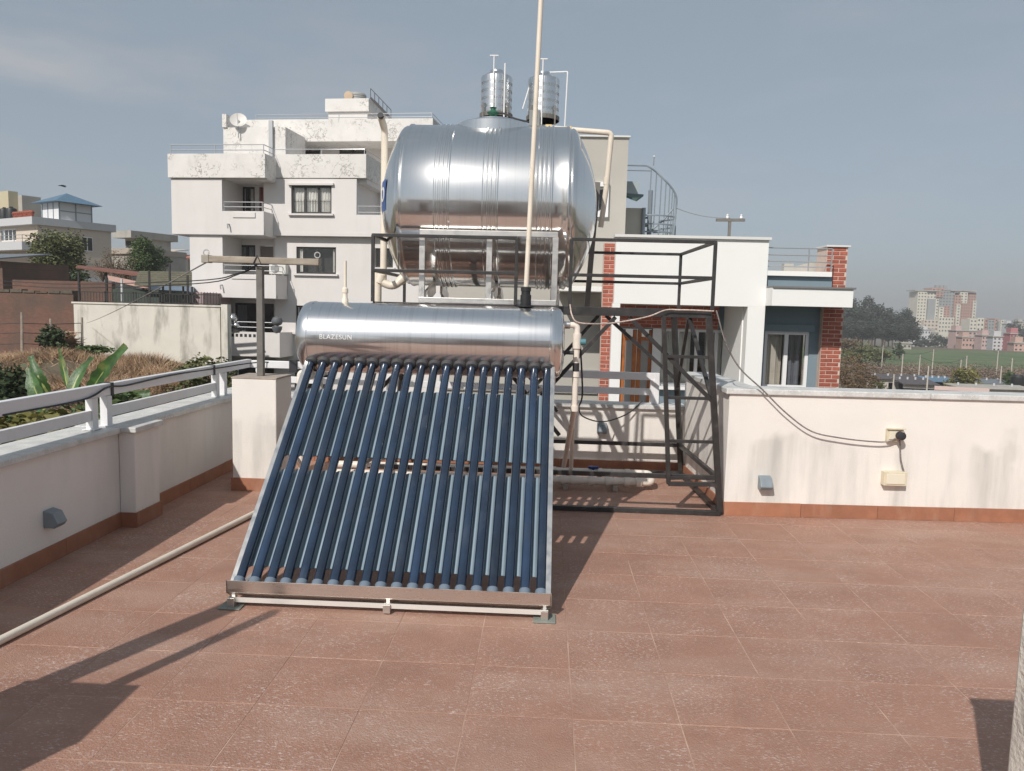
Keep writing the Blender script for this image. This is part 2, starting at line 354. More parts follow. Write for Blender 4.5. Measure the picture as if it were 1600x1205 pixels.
# ================================================================== the terrace (setting)
floor = tag(MB().box(-3.05, 6.6, -4.2, 7.42, -0.16, -0.0014).build('terrace_floor', M_grout, origin=(0, 0, -0.16)), kind='structure')
bm = bmesh.new()
bmesh.ops.create_cube(bm, size=1.0)
bmesh.ops.scale(bm, vec=(0.3970, 0.3970, 0.0133), verts=bm.verts); bmesh.ops.translate(bm, vec=(0, 0, -0.0067), verts=bm.verts)
top_e = [e for e in bm.edges if all(v.co.z > -0.001 for v in e.verts)]
bmesh.ops.bevel(bm, geom=top_e, offset=0.0015, segments=1, affect='EDGES')
tile_me = bpy.data.meshes.new('floor_tile'); bm.to_mesh(tile_me); bm.free(); tile_me.materials.append(M_tile)
for i in range(-8, 10):
    for j in range(-2, 12):
        cx, cy = 0.14+0.4*i+0.2, 2.73+0.4*j+0.2
        if cy > 5.95 and cx > 1.55: continue
        o = bpy.data.objects.new('floor_tile', tile_me); COL.objects.link(o); o.parent = floor
        o.location = (cx, cy, 0.16+rnd.uniform(-0.0006, 0.0004)); o.rotation_euler = (rnd.uniform(-.0012, .0012), rnd.uniform(-.0012, .0012), 0)
b = MB()
for i in range(-8, 17):
    for j in range(-17, 12):
        if -8 <= i < 10 and j >= -2: continue
        if j > 7: continue
        x0, y0 = 0.14+0.4*i, 2.73+0.4*j
        if y0 < -4.2 or x0 > 6.2: continue
        b.box(x0+.002, x0+.398, y0+.002, y0+.398, -0.0133, 0)
o = b.build('floor_tile', M_tile, floor); tag(o, kind='stuff')
body = tag(MB().box(-3.0, 6.5, -4.1, 7.38, -6.4, -0.165).build('house_body', M_stucco2), kind='structure')

def skirting(parent, p, q, h=0.10, t=0.012, piece=0.60, local=False):
    """brown skirting tiles along the line p-q (plan), each a piece of its own"""
    p, q = Vector((*p, 0)), Vector((*q, 0)); d = q-p; Ln = d.length; d.normalize(); nrm = Vector((d.y, -d.x, 0))
    k = max(1, round(Ln/piece)); w = Ln/k
    for i in range(k):
        a, c = p+d*(w*i+0.0015), p+d*(w*(i+1)-0.0015); b = MB()
        vs = [a, c, c+nrm*t, a+nrm*t]
        b.add([(v.x, v.y, 0.001) for v in vs]+[(v.x, v.y, h-rnd.uniform(0, .003)) for v in vs], [(3,2,1,0),(4,5,6,7),(0,1,5,4),(1,2,6,5),(2,3,7,6),(3,0,4,7)])
        b.build('skirting_tile', M_skirt, parent, local=local)

def coping_run(parent, x0, x1, y0, y1, z0, z1, along='y', piece=1.25, local=False, mat_=None):
    a0, a1 = (y0, y1) if along == 'y' else (x0, x1); k = max(1, round((a1-a0)/piece)); w = (a1-a0)/k
    for i in range(k):
        s, e = a0+w*i+.001, a0+w*(i+1)-.001
        b = MB().box(x0, x1, s, e, z0, z1) if along == 'y' else MB().box(s, e, y0, y1, z0, z1)
        b.build('coping_slab', mat_ or M_cap, parent, local=local, bevel=0.006)

# ---- left parapet
lp = thing('parapet_wall', 'low cream parapet wall under the white railing with a stub pilaster', 'wall', (-2.92, 2.0, 0))
MB().box(-3.04, -2.80, -4.1, 7.42, 0, 0.634).build('wall', M_stucco2, lp, bevel=0.004)
MB().box(-2.798, -2.69, 4.885, 5.20, 0, 0.638).build('pilaster', M_stucco2, lp, bevel=0.006)
coping_run(lp, -3.08, -2.765, -4.1, 4.855, 0.635, 0.672); coping_run(lp, -3.08, -2.765, 5.225, 7.44, 0.635, 0.672)
MB().box(-3.08, -2.665, 4.857, 5.223, 0.639, 0.675).build('coping_slab', M_cap, lp, bevel=0.006)
skirting(lp, (-2.80, -0.4), (-2.80, 4.873)); skirting(lp, (-2.80, 4.885), (-2.678, 4.885), piece=0.2); skirting(lp, (-2.69, 4.885), (-2.69, 5.212), piece=0.4)
skirting(lp, (-2.80, 5.21), (-2.80, 7.21))

# ---- left and back railing
def rail_run(r, horizontals, posts):
    for p, q, w, h in horizontals: MB().bar(p, q, w, h).build('rail', M_white, r, bevel=0.004)
    for x, y, z0, z1 in posts:
        MB().box(x-.025, x+.025, y-.03, y+.03, z0, z1).build('post', M_white, r, bevel=0.003)
rl = thing('railing', 'white two-rail steel railing on the low left parapet beside the banana plant', 'railing', (-2.89, 2.0, 0.672))
X = -2.885
rail_run(rl, [((X, -4, .917), (X, 7.35, .917), .05, .078), ((X, -4, .768), (X, 4.71, .768), .036, .068), ((X, 4.93, .768), (X, 6.55, .768), .036, .068)],
         [(X, 4.74, .673, .877), (X, 4.90, .677, .877), (X, 6.58, .673, .877), (X, 6.74, .673, .877), (X, 2.9, .673, .877), (X, 1.0, .673, .877)])
for y in (4.74, 4.90): MB().box(X-.04, X+.04, y-.045, y+.045, .6755, .682).build('base_plate', M_white, rl)
rb = thing('railing', 'white two-rail steel railing on the parapet behind the tank tower', 'railing', (-0.9, 7.33, 0.64))
rail_run(rb, [((-2.85, 7.335, .912), (1.07, 7.335, .900), .045, .070), ((-2.85, 7.335, .770), (1.07, 7.335, .752), .036, .062)],
         [(x, 7.335, .641, .870) for x in (-2.78, -1.5, -0.25, 1.03)])
MB().box(1.045, 1.085, 7.30, 7.37, .641, .935).build('end_post', M_white, rb, bevel=.003)

# ---- back parapet
bp_ = thing('parapet_wall', 'cream parapet wall behind the tank tower striped with shadows', 'wall', (-0.7, 7.3, 0))
MB().box(-2.795, 1.36, 7.225, 7.42, 0, 0.60).build('wall', M_stucco, bp_, bevel=.004)
coping_run(bp_, -2.76, 1.34, 7.19, 7.46, 0.601, 0.638, 'x')
skirting(bp_, (-2.79, 7.225), (1.35, 7.225))

# ---- right parapet: long face and the return into the alcove
ang = math.atan2(0.095, 2.27)
rp = thing('parapet_wall', 'tall cream parapet wall with grey damp stains and a speckled coping', 'wall', (1.376, 5.742, 0), rotz=ang)
MB().box(0, 5.2, 0, 0.22, 0, 0.921).build('wall', M_stucco, rp, local=True, bevel=.005)
coping_run(rp, 0.245, 5.2, -0.022, 0.25, 0.922, 0.964, 'x', local=True)
coping_run(rp, -0.03, 0.243, -0.022, 1.50, 0.922, 0.964, 'y', local=True)
MB().box(0, 0.21, 0.222, 1.49, 0, 0.921).build('return_wall', M_stucco, rp, local=True, bevel=.004)
skirting(rp, (0.0, 0), (5.2, 0), h=.105, local=True); skirting(rp, (0.0, 1.47), (0.0, -0.012), h=.105, local=True)

# ---- stub wall whose edge enters the picture at the right
nw = thing('stub_wall', 'rough cream wall end standing at the edge of the terrace floor', 'wall', (1.6, 0.6, 0))
MB().box(1.262, 1.50, -2.2, 2.0, 0, 0.90).build('wall', mat('rough_stucco', (0.66, 0.62, 0.55), .95, var=.06, vscale=4, bump=.8, bscale=60, stain=(.3, .29, .27), stain_amt=.5, stain_scale=(5, 5, 2)), nw, bevel=.012)
MB().box(1.257, 1.51, -2.2, 2.004, 0.901, 0.94).build('coping_slab', M_cap, nw, bevel=.006)

# ---- pillar stubs: one carries the timber cross arm, the other (behind the viewer) throws the shadow at the left
def pillar(x0, x1, y0, y1, h, label):
    t = thing('pillar', label, 'pillar', ((x0+x1)/2, (y0+y1)/2, 0))
    MB().box(x0, x1, y0, y1, 0, h).build('shaft', M_stucco, t, bevel=.008)
    MB().box(x0-.003, x1+.003, y0-.003, y1+.003, h, h+.012).build('top', mat('rough_cement', (.40, .34, .29), .95, var=.2, vscale=9, bump=.6, bscale=60), t)
    skirting(t, (x0-.012, y0), (x1+.012, y0), h=.105); skirting(t, (x1, y0), (x1, y1), h=.105); skirting(t, (x0, y1), (x0, y0), h=.105)
    return t
pillar(-2.485, -2.125, 5.965, 6.33, 0.905, 'square cream pillar carrying the timber cross arm')
pillar(-2.50, -2.045, 1.40, 1.80, 0.92, 'square cream pillar with two short steel posts')
for x, w, z, lb in ((-2.42, .10, 1.72, 'thick'), (-2.16, .05, 1.66, 'thin')):
    o = MB().box(x-w/2, x+w/2, 1.765-w/2, 1.765+w/2, .933, z).build('steel_post', M_post); tag(o, lb+' short grey steel post on the bare pillar top', 'post', 'posts on the pillar')

# ---- timber cross arm on its post
ca = thing('cross_arm_post', 'grey steel post with a weathered timber cross arm for cables', 'post', (-2.307, 6.12, 0.917))
MB().box(-2.333, -2.281, 6.10, 6.15, .9175, 1.80).build('post', M_post, ca, bevel=.004)
MB().bar((-2.745, 6.10, 1.845), (-1.815, 6.10, 1.838), .07, .052).build('cross_arm', M_wood, ca, bevel=.006)
MB().bar((-2.76, 6.10, 1.845), (-2.70, 6.10, 1.845), .08, .062).build('end_clamp', mat('old_metal', (.36, .33, .28), .6, .3, var=.2), ca, bevel=.004)
for x in (-2.735, -1.835):
    MB().tube([(x+.022*math.cos(a), 6.10, 1.895+.022*math.sin(a)) for a in [k*math.pi/8 for k in range(17)]], .005, 6).build('eye_bolt', M_steel_dull, ca, smooth=40)
MB().tube([(-2.34, 6.06, 1.81), (-2.307, 6.06, 1.88), (-2.275, 6.06, 1.81), (-2.34, 6.06, 1.812)], .005, 6).build('wire_tie', M_cable, ca)
def cable(name, pts, r, m, label, cat='cable', group=None, n=6):
    o = MB().tube(pts, r, n).build(name, m, smooth=60); return tag(o, label, cat, group)
cable('guy_wire', arc((-2.73, 6.10, 1.82), at(135, 505, 27.8), .05), .006, M_gcable, 'thin wire running from the timber cross arm down to the stained white wall', 'wire')
for k, dy in enumerate((0, 6)):
    cable('overhead_cable', spline([(-2.31, 6.08, 1.81), at(372, 427+dy*.3, 6.4), at(300, 439+dy*.8, 7.6), at(106, 444+dy, 11), at(0, 439+dy, 13.5), at(-260, 425+dy, 20)]), .0055, M_cable, ['upper', 'lower'][k]+' black cable slung from the cross arm towards the brick wall', 'cable')
cable('railing_cable', spline([(-2.86, 3.9, .885), (-2.852, 4.6, .885), (-2.852, 4.87, .935), (-2.852, 5.1, .925), (-2.852, 5.7, .94), (-2.852, 6.5, .93), (-2.70, 7.30, .935), (-2.2, 7.305, .90), (-1.7, 7.305, .90)]), .006, M_cable, 'black cable strapped along the white railing', 'cable')
for x, y, lb in ((X, 4.93, 'dark strap tied round the white top rail above the pilaster'), (X, 6.50, 'dark strap tied round the white top rail near the square pillar')):
    tag(MB().box(x-.031, x+.031, y-.014, y+.014, .874, .960).build('cable_strap', M_cable), lb, 'strap', 'straps on the railing')
o = MB().box(-2.47, -2.40, 7.29, 7.38, .84, .96).build('cable_strap', M_cable); tag(o, 'dark wrap round the rail beside the timber post', 'strap')

# ---- wall lamps, socket, junction box
def lamp(name, pos, rotz, label):
    t = thing(name, label, 'lamp', pos, rotz=rotz)      # front towards -y
    b = MB().prism([(0, .10), (-.055, .085), (-.085, .025), (-.065, 0), (0, 0)], -.045, .045); b.build('case', M_lampgrey, t, local=True, bevel=.004)
    MB().box(-.035, .035, -.060, -.012, -.004, 0).build('lens', mat('lamp_lens', (.5, .5, .48), .3), t, local=True)
    return t
lamp('wall_lamp', (-2.80, 4.15, 0.215), math.radians(90), 'grey wedge wall lamp on the shaded low parapet')
lamp('wall_lamp', (1.666, 5.754, 0.215), ang, 'grey wedge wall lamp on the sunlit stained parapet')
lamp('wall_lamp', (0.55, 7.225, 0.36), 0, 'small grey lamp on the wall behind the tower')
sk = thing('power_socket', 'cream power socket box with a black plug on the stained wall', 'socket', (2.61, 5.792, 0.60), rotz=ang)
MB().box(-.060, .060, -.035, 0, 0, .095).build('box', M_cream, sk, local=True, bevel=.004)
MB().box(-.048, .030, -.043, -.036, .018, .078).build('face_plate', mat('cream_plate', (.74, .69, .56), .4), sk, local=True, bevel=.003)
MB().lathe([(.010, -.095), (.030, -.09), (.031, -.05), (.024, -.0435)], (.022, 0, .050), 'y', 16).build('plug', M_cable, sk, local=True, smooth=40)
MB().box(-.066, .066, -.052, -.028, .093, .10).build('hood', M_cream, sk, local=True)
jb = thing('junction_box', 'cream junction box with a flat lid low on the stained wall', 'junction box', (2.625, 5.793, 0.27), rotz=ang)
MB().box(-.085, .085, -.055, 0, 0, .105).build('box', M_cream, jb, local=True, bevel=.004)
MB().box(-.068, .068, -.061, -.0555, .014, .091).build('lid', mat('cream_plate', (.74, .69, .56), .4), jb, local=True, bevel=.003)
cable('plug_lead', spline([(2.63, 5.73, .615), (2.655, 5.765, .56), (2.672, 5.775, .46), (2.70, 5.775, .372)]), .006, M_gcable, 'short dark lead from the black plug to the junction box', 'cable')
for k, (dz, dx) in enumerate(((.02, 0),)):
    cable('twisted_cable', spline([(1.215, 5.60, 1.535), (1.30, 5.62, 1.30), (1.42, 5.66, 1.12), (1.60, 5.69, .965), (1.78, 5.70, .80), (1.98, 5.715, .665), (2.20, 5.725, .62), (2.42, 5.735, .60), (2.55, 5.745, .60), (2.61, 5.74, .63)]), .0055, M_gcable,
          'twisted grey cable drooping over the coping to the power socket')

# ---- loose PVC pipe on the tiles
o = MB().tube([(-2.62, 1.2, .0205), (-2.338, 3.114, .0205), (-2.19, 4.14, .0205), (-2.03, 5.274, .0205), (-1.94, 5.9, .0205)], .0195, 14).build('floor_pipe', M_pvc, smooth=40)
tag(o, 'long beige plastic pipe lying loose on the terracotta tiles', 'pipe')

# ---- what stands behind the viewer and shows in the polished tanks
sh = thing('stair_house', 'cream stair house at the back of the terrace', 'building', (-1.2, -5.5, 0))
MB().box(-3.0, 0.8, -7.3, -4.3, -0.1, 2.6).build('wall', M_stucco2, sh); MB().box(-3.2, 1.0, -7.5, -4.05, 2.6, 2.75).build('roof', M_stucco, sh)
MB().box(-1.6, -0.7, -4.299, -4.25, 0, 2.05).build('door', mat('brown_door', (.14, .07, .04), .5), sh)
pb = thing('parapet_wall', 'cream parapet wall beside the stair house', 'wall', (3.7, -4.3, 0))
MB().box(1.05, 6.5, -4.4, -4.2, 0, .92).build('wall', M_stucco2, pb); MB().box(1.05, 6.5, -4.42, -4.18, .921, .96).build('coping_slab', M_cap, pb)

# ================================================================== solar water heater
TB, TT = Vector((0, 3.70, 0.100)), Vector((0, 5.10, 1.292)); TD = (TT-TB).normalized(); TN = Vector((0, -TD.z, TD.y))
TANK_L, TANK_R, TAX_Y, TAX_Z, TRAD = -1.622, 0.110, 5.10, 1.292, 0.238
sw = thing('solar_water_heater', 'solar water heater with a polished steel tank above twenty dark blue glass tubes', 'solar heater', (-0.77, 4.4, 0))
prof = [(0.0, TANK_L-.012), (TRAD*.55, TANK_L-.010), (TRAD*.80, TANK_L), (TRAD*.93, TANK_L+.018), (TRAD*.985, TANK_L+.045), (TRAD, TANK_L+.075), (TRAD, TANK_L+.082), (TRAD-.003, TANK_L+.085),
        (TRAD-.003, TANK_R-.085), (TRAD, TANK_R-.082), (TRAD, TANK_R-.075), (TRAD*.985, TANK_R-.045), (TRAD*.93, TANK_R-.018), (TRAD*.80, TANK_R), (TRAD*.55, TANK_R+.010), (0, TANK_R+.012)]
tank = MB().lathe(prof, (0, TAX_Y, TAX_Z), 'x', 96).build('tank', M_steel_solar, sw, smooth=35)
# pressed lettering, bent round the barrel
def text_on_barrel(txt, size, xc, a0, rad, cy, cz, name, m, parent, depth=.002, sx=1.0):
    cu = bpy.data.curves.new(name, 'FONT'); cu.body = txt; cu.size = size; cu.extrude = depth; cu.align_x = 'CENTER'; cu.space_character = 1.08
    ob = bpy.data.objects.new(name, cu); COL.objects.link(ob)
    dg = bpy.context.evaluated_depsgraph_get(); me = bpy.data.meshes.new_from_object(ob.evaluated_get(dg)); bpy.data.objects.remove(ob)
    off = WL[parent]
    for v in me.vertices:
        x, y, z = v.co; a = a0+y/rad; r = rad+.0008+z
        v.co = Vector((xc+x*sx, cy-r*math.cos(a), cz+r*math.sin(a)))-off
    me.materials.clear(); me.materials.append(m); o = bpy.data.objects.new(name, me); COL.objects.link(o); o.parent = parent; WL[o] = off
    return o
text_on_barrel('BLAZESUN', .042, -1.345, math.radians(-0.5), TRAD, TAX_Y, TAX_Z, 'lettering', mat('pressed_letters', (.86, .86, .85), .45, metal=.5), tank)
xs = [-1.518+k*(1.530/19) for k in range(20)]
s_end = (TT-TB).length-TRAD
for x in xs:
    p0 = TB+Vector((x, 0, 0))
    t_path = [p0-TD*.028, p0-TD*.02, p0-TD*.006, p0+TD*.02]+[p0+TD*(s_end*k/6) for k in range(1, 7)]+[p0+TD*(s_end+.03)]
    tb = MB().tube(t_path, [.005, .017, .0240, .0253]+[.0253]*7, 20).build('glass_tube', M_tube, sw, smooth=50)
    c = p0+TD*(s_end-.004)
    MB().tube([c-TD*.016, c-TD*.012, c, c+TD*.022], [.028, .038, .042, .042], 20).build('dust_ring', M_rubber, sw, smooth=40)
    MB().tube([p0-TD*.04, p0+TD*.020, p0+TD*.026], [.030, .030, .0268], 18, caps=False).build('end_cup', M_bluecap, sw, smooth=40)
# bottom tray, front bar, feet
x0, x1 = -1.552, 0.060
def tq(a, b): p = TB+TD*a+TN*b; return (p.y, p.z)      # along the tubes, across them
tray = [(3.640, .134), (3.642, .070), (3.690, .040), (3.735, .040), (3.737, .070)]
MB().prism(tray, x0, x1).build('bottom_tray', M_tray, sw, bevel=.003)
for x in (x0-.003, x1+.003): MB().prism([(y+(.002 if y > 3.7 else -.002), z+(.002 if z > .1 else -.002)) for y, z in tray], x-.0015, x+.0015).build('tray_end', M_tray, sw)
MB().prism([(3.628, .028), (3.628, .052), (3.632, .052), (3.632, .032), (3.668, .032), (3.668, .028)], x0+.01, x1-.01).build('front_bar', mat('pale_aluminium', (.74, .72, .68), .4, metal=.25, var=.06), sw)
for x in (-1.525, -0.745, 0.032):
    MB().box(x-.018, x+.018, 3.615, 3.660, .006, .050).build('foot', M_steel_dull, sw, bevel=.002)
    if x != -0.745:
        MB().prism([(x-.055, 3.59), (x+.055, 3.59), (x+.055, 3.70), (x-.055, 3.70)], .0012, .0065, 'z').build('foot_pad', mat('pad_sealant', (.22, .24, .21), .7), sw, bevel=.002)
    MB().box(x-.008, x+.008, 3.655, 3.662, .034, .075).build('bracket', M_steel_dull, sw)
# frame: side rails along the tubes, rear legs, cross bars
for x in (x0+.012, x1-.012):
    a, b2 = Vector((x, 3.68, .085)), Vector((x, 3.68, .085))+TD*1.62
    MB().bar(a, b2, .026, .040, up=TN).build('side_rail', M_steel_dull, sw)
    MB().bar((x, 5.18, .004), (x, 5.18, 1.12), .03, .03).build('rear_leg', M_steel_dull, sw)
    MB().bar((x, 3.70, .045), (x, 5.17, .045), .026, .026).build('base_bar', M_steel_dull, sw)
    MB().bar((x, 4.45, .70), (x, 5.17, .20), .024, .024).build('strut', M_steel_dull, sw)
    MB().prism([(5.10-.2, 1.02), (5.10+.2, 1.02), (5.10+.21, 1.09), (5.10+.12, 1.072), (5.10, 1.05), (5.10-.12, 1.072), (5.10-.21, 1.09)], x-.02, x+.02).build('saddle', M_steel_dull, sw)
MB().bar((x0+.02, 5.18, .25), (x1-.02, 5.18, .25), .025, .025).build('cross_bar', M_steel_dull, sw)
MB().bar((x0+.02, 5.195, .25), (x1-.02, 5.195, 1.0), .022, .022).build('cross_bar', M_steel_dull, sw)
for s in (.70, .90, 1.36):
    p = TB+TD*s-TN*.075; MB().bar((x0+.025, p.y, p.z), (x1-.025, p.y, p.z), .018, .025).build('cross_bar', M_steel_dull, sw)
# two ribbed reflector sheets behind the tubes
for s0, s1 in ((.115, .745), (.85, 1.385)):
    vs, fs = [], []; sp = 1.530/19; xa = -1.518-sp*.5; NX = 20*10
    for k in range(NX+1):
        x = xa+k*(20*sp)/NX; ph = (x-xa)/sp; off = -.050+.030*abs(math.cos(math.pi*ph))
        for s in (s0, s1):
            p = TB+TD*s+TN*(off-.005); vs.append((x, p.y, p.z))
    n = len(vs)
    for k in range(NX): fs.append((2*k, 2*k+2, 2*k+3, 2*k+1))
    vs2 = [(a, y-TN.y*.002, z-TN.z*.002) for a, y, z in vs]
    b = MB().add(vs, fs); b.add(vs2, fs); b.build('reflector_sheet', M_reflect, sw, smooth=60)
# fittings on the tank that turn with it
MB().lathe([(.022, 0), (.022, .02), (.016, .03), (.016, .06), (.021, .065), (.021, .09), (.012, .1)], (-1.347, 5.10, TAX_Z+TRAD-.004), 'z', 14).build('vent_socket', M_pvc, sw, smooth=40)
MB().tube([(-1.347, 5.10, 1.60), (-1.347, 5.10, 1.80)], .011, 10).build('vent_pipe', M_pvc, sw, smooth=40)
vb = MB().lathe([(.060, 0), (.060, .006), (.036, .010), (.036, .075), (.030, .08), (.030, .10), (.034, .102), (.034, .125), (.024, .13)], (-.142, 5.10, TAX_Z+TRAD-.002), 'z', 16).build('vent_base', mat('black_plastic', (.02, .02, .022), .5), sw, smooth=40)
MB().tube([(-.142, 5.10, 1.64), (-.118, 5.10, 2.55), (-.096, 5.10, 3.48), (-.080, 5.10, 4.25)], .0160, 14).build('vent_pipe', M_pvc, sw, smooth=40)
tag(sw.children[-1], 'tall pale vent pipe rising above the picture')
MB().tube([(TANK_R, 5.03, 1.235), (TANK_R+.075, 5.03, 1.235)], .013, 10).build('sensor_stub', M_cable, sw, smooth=40)

# ---- outlet pipes at the right end of the heater
pt = thing('outlet_pipe', 'pale plastic outlet pipe dropping from the right end of the solar tank', 'pipe', (0.20, 5.1, 0))
MB().tube(elbow([(TANK_R-.02, 5.10, 1.415), (.205, 5.10, 1.415), (.203, 5.10, 1.10)], .03), .020, 14).build('pipe', M_ppr, pt, smooth=40)
MB().tube([(.204, 5.10, 1.36), (.204, 5.10, 1.26)], .028, 14).build('coupling', M_ppr, pt, smooth=40)
MB().tube([(TANK_R+.012, 5.10, 1.415), (TANK_R+.045, 5.10, 1.415)], .026, 14).build('coupling', mat('chrome_nut', (.6, .6, .6), .3, .9), pt, smooth=40)
MB().tube([(.203, 5.10, 1.165), (.203, 5.10, 1.105)], .022, 12).build('tape_wrap', M_cable, pt, smooth=40)
MB().tube([(.203, 5.10, 1.115), (.203, 5.10, .86), at(881, 728, 6.42)], .0195, 12).build('pipe', M_ppr, pt, smooth=40)
for z in (1.09, .86): MB().tube([(.203, 5.102, z+.018), (.203, 5.102, z-.018)], .027, 14).build('coupling', M_ppr, pt, smooth=40)
MB().tube([(.225, 5.10, 1.305), (.262, 5.10, 1.305)], .021, 12).build('valve', mat('teal_valve', (.08, .22, .26), .5), pt, smooth=40)
p2 = thing('riser_pipe', 'thin pale pipe running beside the outlet pipe down to the terrace pipes', 'pipe', (0.25, 5.3, 0))
MB().tube([at(900, 540, 5.25), at(896, 640, 5.8), at(892, 738, 6.55)], .017, 12).build('pipe', M_ppr, p2, smooth=40)
MB().tube([at(900, 538, 5.24), at(899.5, 549, 5.3)], .023, 12).build('coupling', M_ppr, p2, smooth=40)
cable('hanging_cable', spline([(.22, 5.12, 1.38), (.262, 5.3, .95), (.255, 5.6, .80), (.34, 6.4, .62), (.55, 7.0, .50), (.78, 7.15, .56), (.92, 7.19, .68)]), .006, M_cable, 'black cable hanging in a loop before the back wall')
cable('tie_rope', spline([(.150, 5.09, 1.55), (.165, 5.08, 1.48), (.20, 5.08, 1.435), (.30, 5.15, 1.425), (.45, 5.35, 1.43), (.70, 5.50, 1.475), (.845, 5.565, 1.528), (.95, 5.57, 1.533), (1.08, 5.57, 1.533), (1.19, 5.57, 1.53)]), .005, M_rope, 'pale rope tied between the outlet pipe and the platform edge', 'rope')
# pipe that comes down at the left of the heater
o = MB().tube(elbow([(-1.58, 5.42, 1.02), (-1.76, 5.42, 1.02), (-1.755, 5.42, .55), (-1.74, 5.42, .03)], .03), .020, 12).build('inlet_pipe', M_ppr, smooth=40)
tag(o, 'pale plastic pipe rising behind the left end of the solar tank', 'pipe')
for z in (.96, .86, .77): MB().tube([(-1.757, 5.42, z+.02), (-1.757, 5.42, z-.02)], .027, 12).build('coupling', M_ppr if z != .86 else mat('rust_union', (.25, .17, .11), .6), o, smooth=40)

# ---- pipe pair lying on the floor under the tower
pf = thing('floor_pipe_pair', 'pair of jointed pale pipes with a blue valve under the tank tower', 'pipe', (0.3, 6.4, 0))
MB().tube(elbow([(-1.8, 6.40, .075), (.83, 6.44, .075), (.93, 6.45, .075), (.93, 6.62, .11), (.80, 6.62, .11), (-1.8, 6.58, .11)], .04), .032, 14).build('pipe', M_ppr, pf, smooth=40)
for x in (.18, .27, .42, .56, .72, .82): MB().tube([(x-.022, 6.43, .075), (x+.022, 6.43, .075)], .041, 14).build('coupling', M_ppr, pf, smooth=40)
for x in (.1, .74, .5): MB().tube([(x-.02, 6.605, .11), (x+.02, 6.605, .11)], .039, 14).build('coupling', M_ppr, pf, smooth=40)
vl = MB().box(.40, .49, 6.585, 6.625, .145, .165).build('valve_handle', mat('blue_handle', (.01, .04, .22), .4), pf, bevel=.004)
MB().tube([(.445, 6.605, .10), (.445, 6.605, .15)], .014, 8).build('valve_stem', mat('blue_handle', (.01, .04, .22), .4), vl)
for x in (-.6, .2, .62): MB().box(x-.02, x+.02, 6.37, 6.66, .002, .045).build('pipe_rest', mat('rough_cement', (.4, .34, .29), .9), pf)

# ================================================================== tank tower
tw = thing('tank_tower', 'black steel tower with a railed platform and ladder under the big tank', 'tower', (0.0, 6.3, 0))
PX0, PX1, PY0, PY1, PZ = -1.275, 1.185, 5.60, 6.85, 1.520
FL = {('f', 1): ((1.165, 5.61, PZ-.03), (1.345, 5.725, 0.03)), ('f', -1): ((-1.255, 5.61, PZ-.03), (-1.40, 5.725, 0.03)),
      ('b', 1): ((1.115, 6.83, PZ-.03), (1.295, 7.12, 0.03)), ('b', -1): ((-1.255, 6.83, PZ-.03), (-1.40, 7.12, 0.03))}
def lp_(k, t): a, b = FL[k]; return Vector(a).lerp(Vector(b), t)
for k, (a, b2) in FL.items(): MB().bar(a, b2, .043, .043).build('leg', M_black, tw, bevel=.003)
def beam(name, p, q, w=.05, h=None):
    if name in ('brace', 'rung', 'tie_bar', 'ladder_rail', 'railing_bar', 'railing_post'): w *= .86
    return MB().bar(p, q, w, h).build(name, M_black, tw, bevel=.002)
for y in (PY0+.025, PY1-.025): beam('platform_beam', (PX0, y, PZ-.012), (PX1, y, PZ-.012), .05, .062)
for x in (PX0+.026, PX1-.026): beam('platform_beam', (x, PY0+.052, PZ-.012), (x, PY1-.052, PZ-.012), .05, .06)
for x in (-.6, 0, .6): beam('platform_joist', (x, PY0+.052, PZ-.02), (x, PY1-.052, PZ-.02), .04, .04)
for a, b2 in ((('f', 1), ('f', -1)), (('b', 1), ('b', -1)), (('f', 1), ('b', 1)), (('f', -1), ('b', -1))):
    beam('tie_bar', lp_(a, .82), lp_(b2, .82), .034, .034)
    p, q = lp_(a, 1.0), lp_(b2, 1.0); p.z = q.z = .0195 if a[0] != b2[0] or a[0] == 'b' else .0185; beam('base_bar', p, q, .05, .034)
T = .62
for f in 'fb':                                        # inverted V braces in the long faces
    m0 = Vector((.60 if f == 'f' else .52, FL[(f, 1)][0][1]+.02, PZ-.05)); m1 = Vector((.50 if f == 'f' else .46, m0.y, PZ-.05))
    beam('brace', m0, lp_((f, 1), .43 if f == 'f' else .40), .034); beam('brace', m1, (-.28, lp_((f, 1), .62).y, .58), .034)
    beam('brace', (-.62, m0.y, PZ-.05), (.12, lp_((f, 1), .62).y, .58), .034); beam('brace', (-.66, m0.y, PZ-.05), lp_((f, -1), .48), .034)
for sx in (1, -1):                                    # side braces
    mid = (Vector(FL[('f', sx)][0])+Vector(FL[('b', sx)][0]))/2-Vector((0, 0, .02))
    beam('brace', mid, lp_(('f', sx), .45), .03); beam('brace', mid+Vector((0, .04, 0)), lp_(('b', sx), .45), .03)
# ladder on the front face, the right front leg is its second rail
la, lb = Vector((.84, 5.60, PZ-.03)), Vector((.945, 5.68, .24)); beam('ladder_rail', la, lb, .036)
for t in (.235, .478, .738): beam('rung', la.lerp(lb, t), lp_(('f', 1), t*.858), .026)
beam('rung', lb, lp_(('f', 1), .855), .036); beam('rung', lb+Vector((0, 0, .045)), lp_(('f', 1), .815), .03)
# railing round the platform
RZ, RM = 2.018, 1.765
corners = [(PX0, PY0), (PX1, PY0), (PX1-.03, PY1), (PX0, PY1)]
for x, y in corners+[(-.230, PY0), (.163, PY0)]: beam('railing_post', (x, y, PZ+.018), (x, y, RZ), .028)
for z in (RZ, RM):
    for p, q in (((PX0, PY0), (-.230, PY0)), ((.163, PY0), (PX1, PY0)), ((PX1, PY0), (PX1-.03, PY1)), ((PX1-.03, PY1), (PX0, PY1)), ((PX0, PY1), (PX0, PY0))):
        beam('railing_bar', (*p, z), (*q, z), .027)

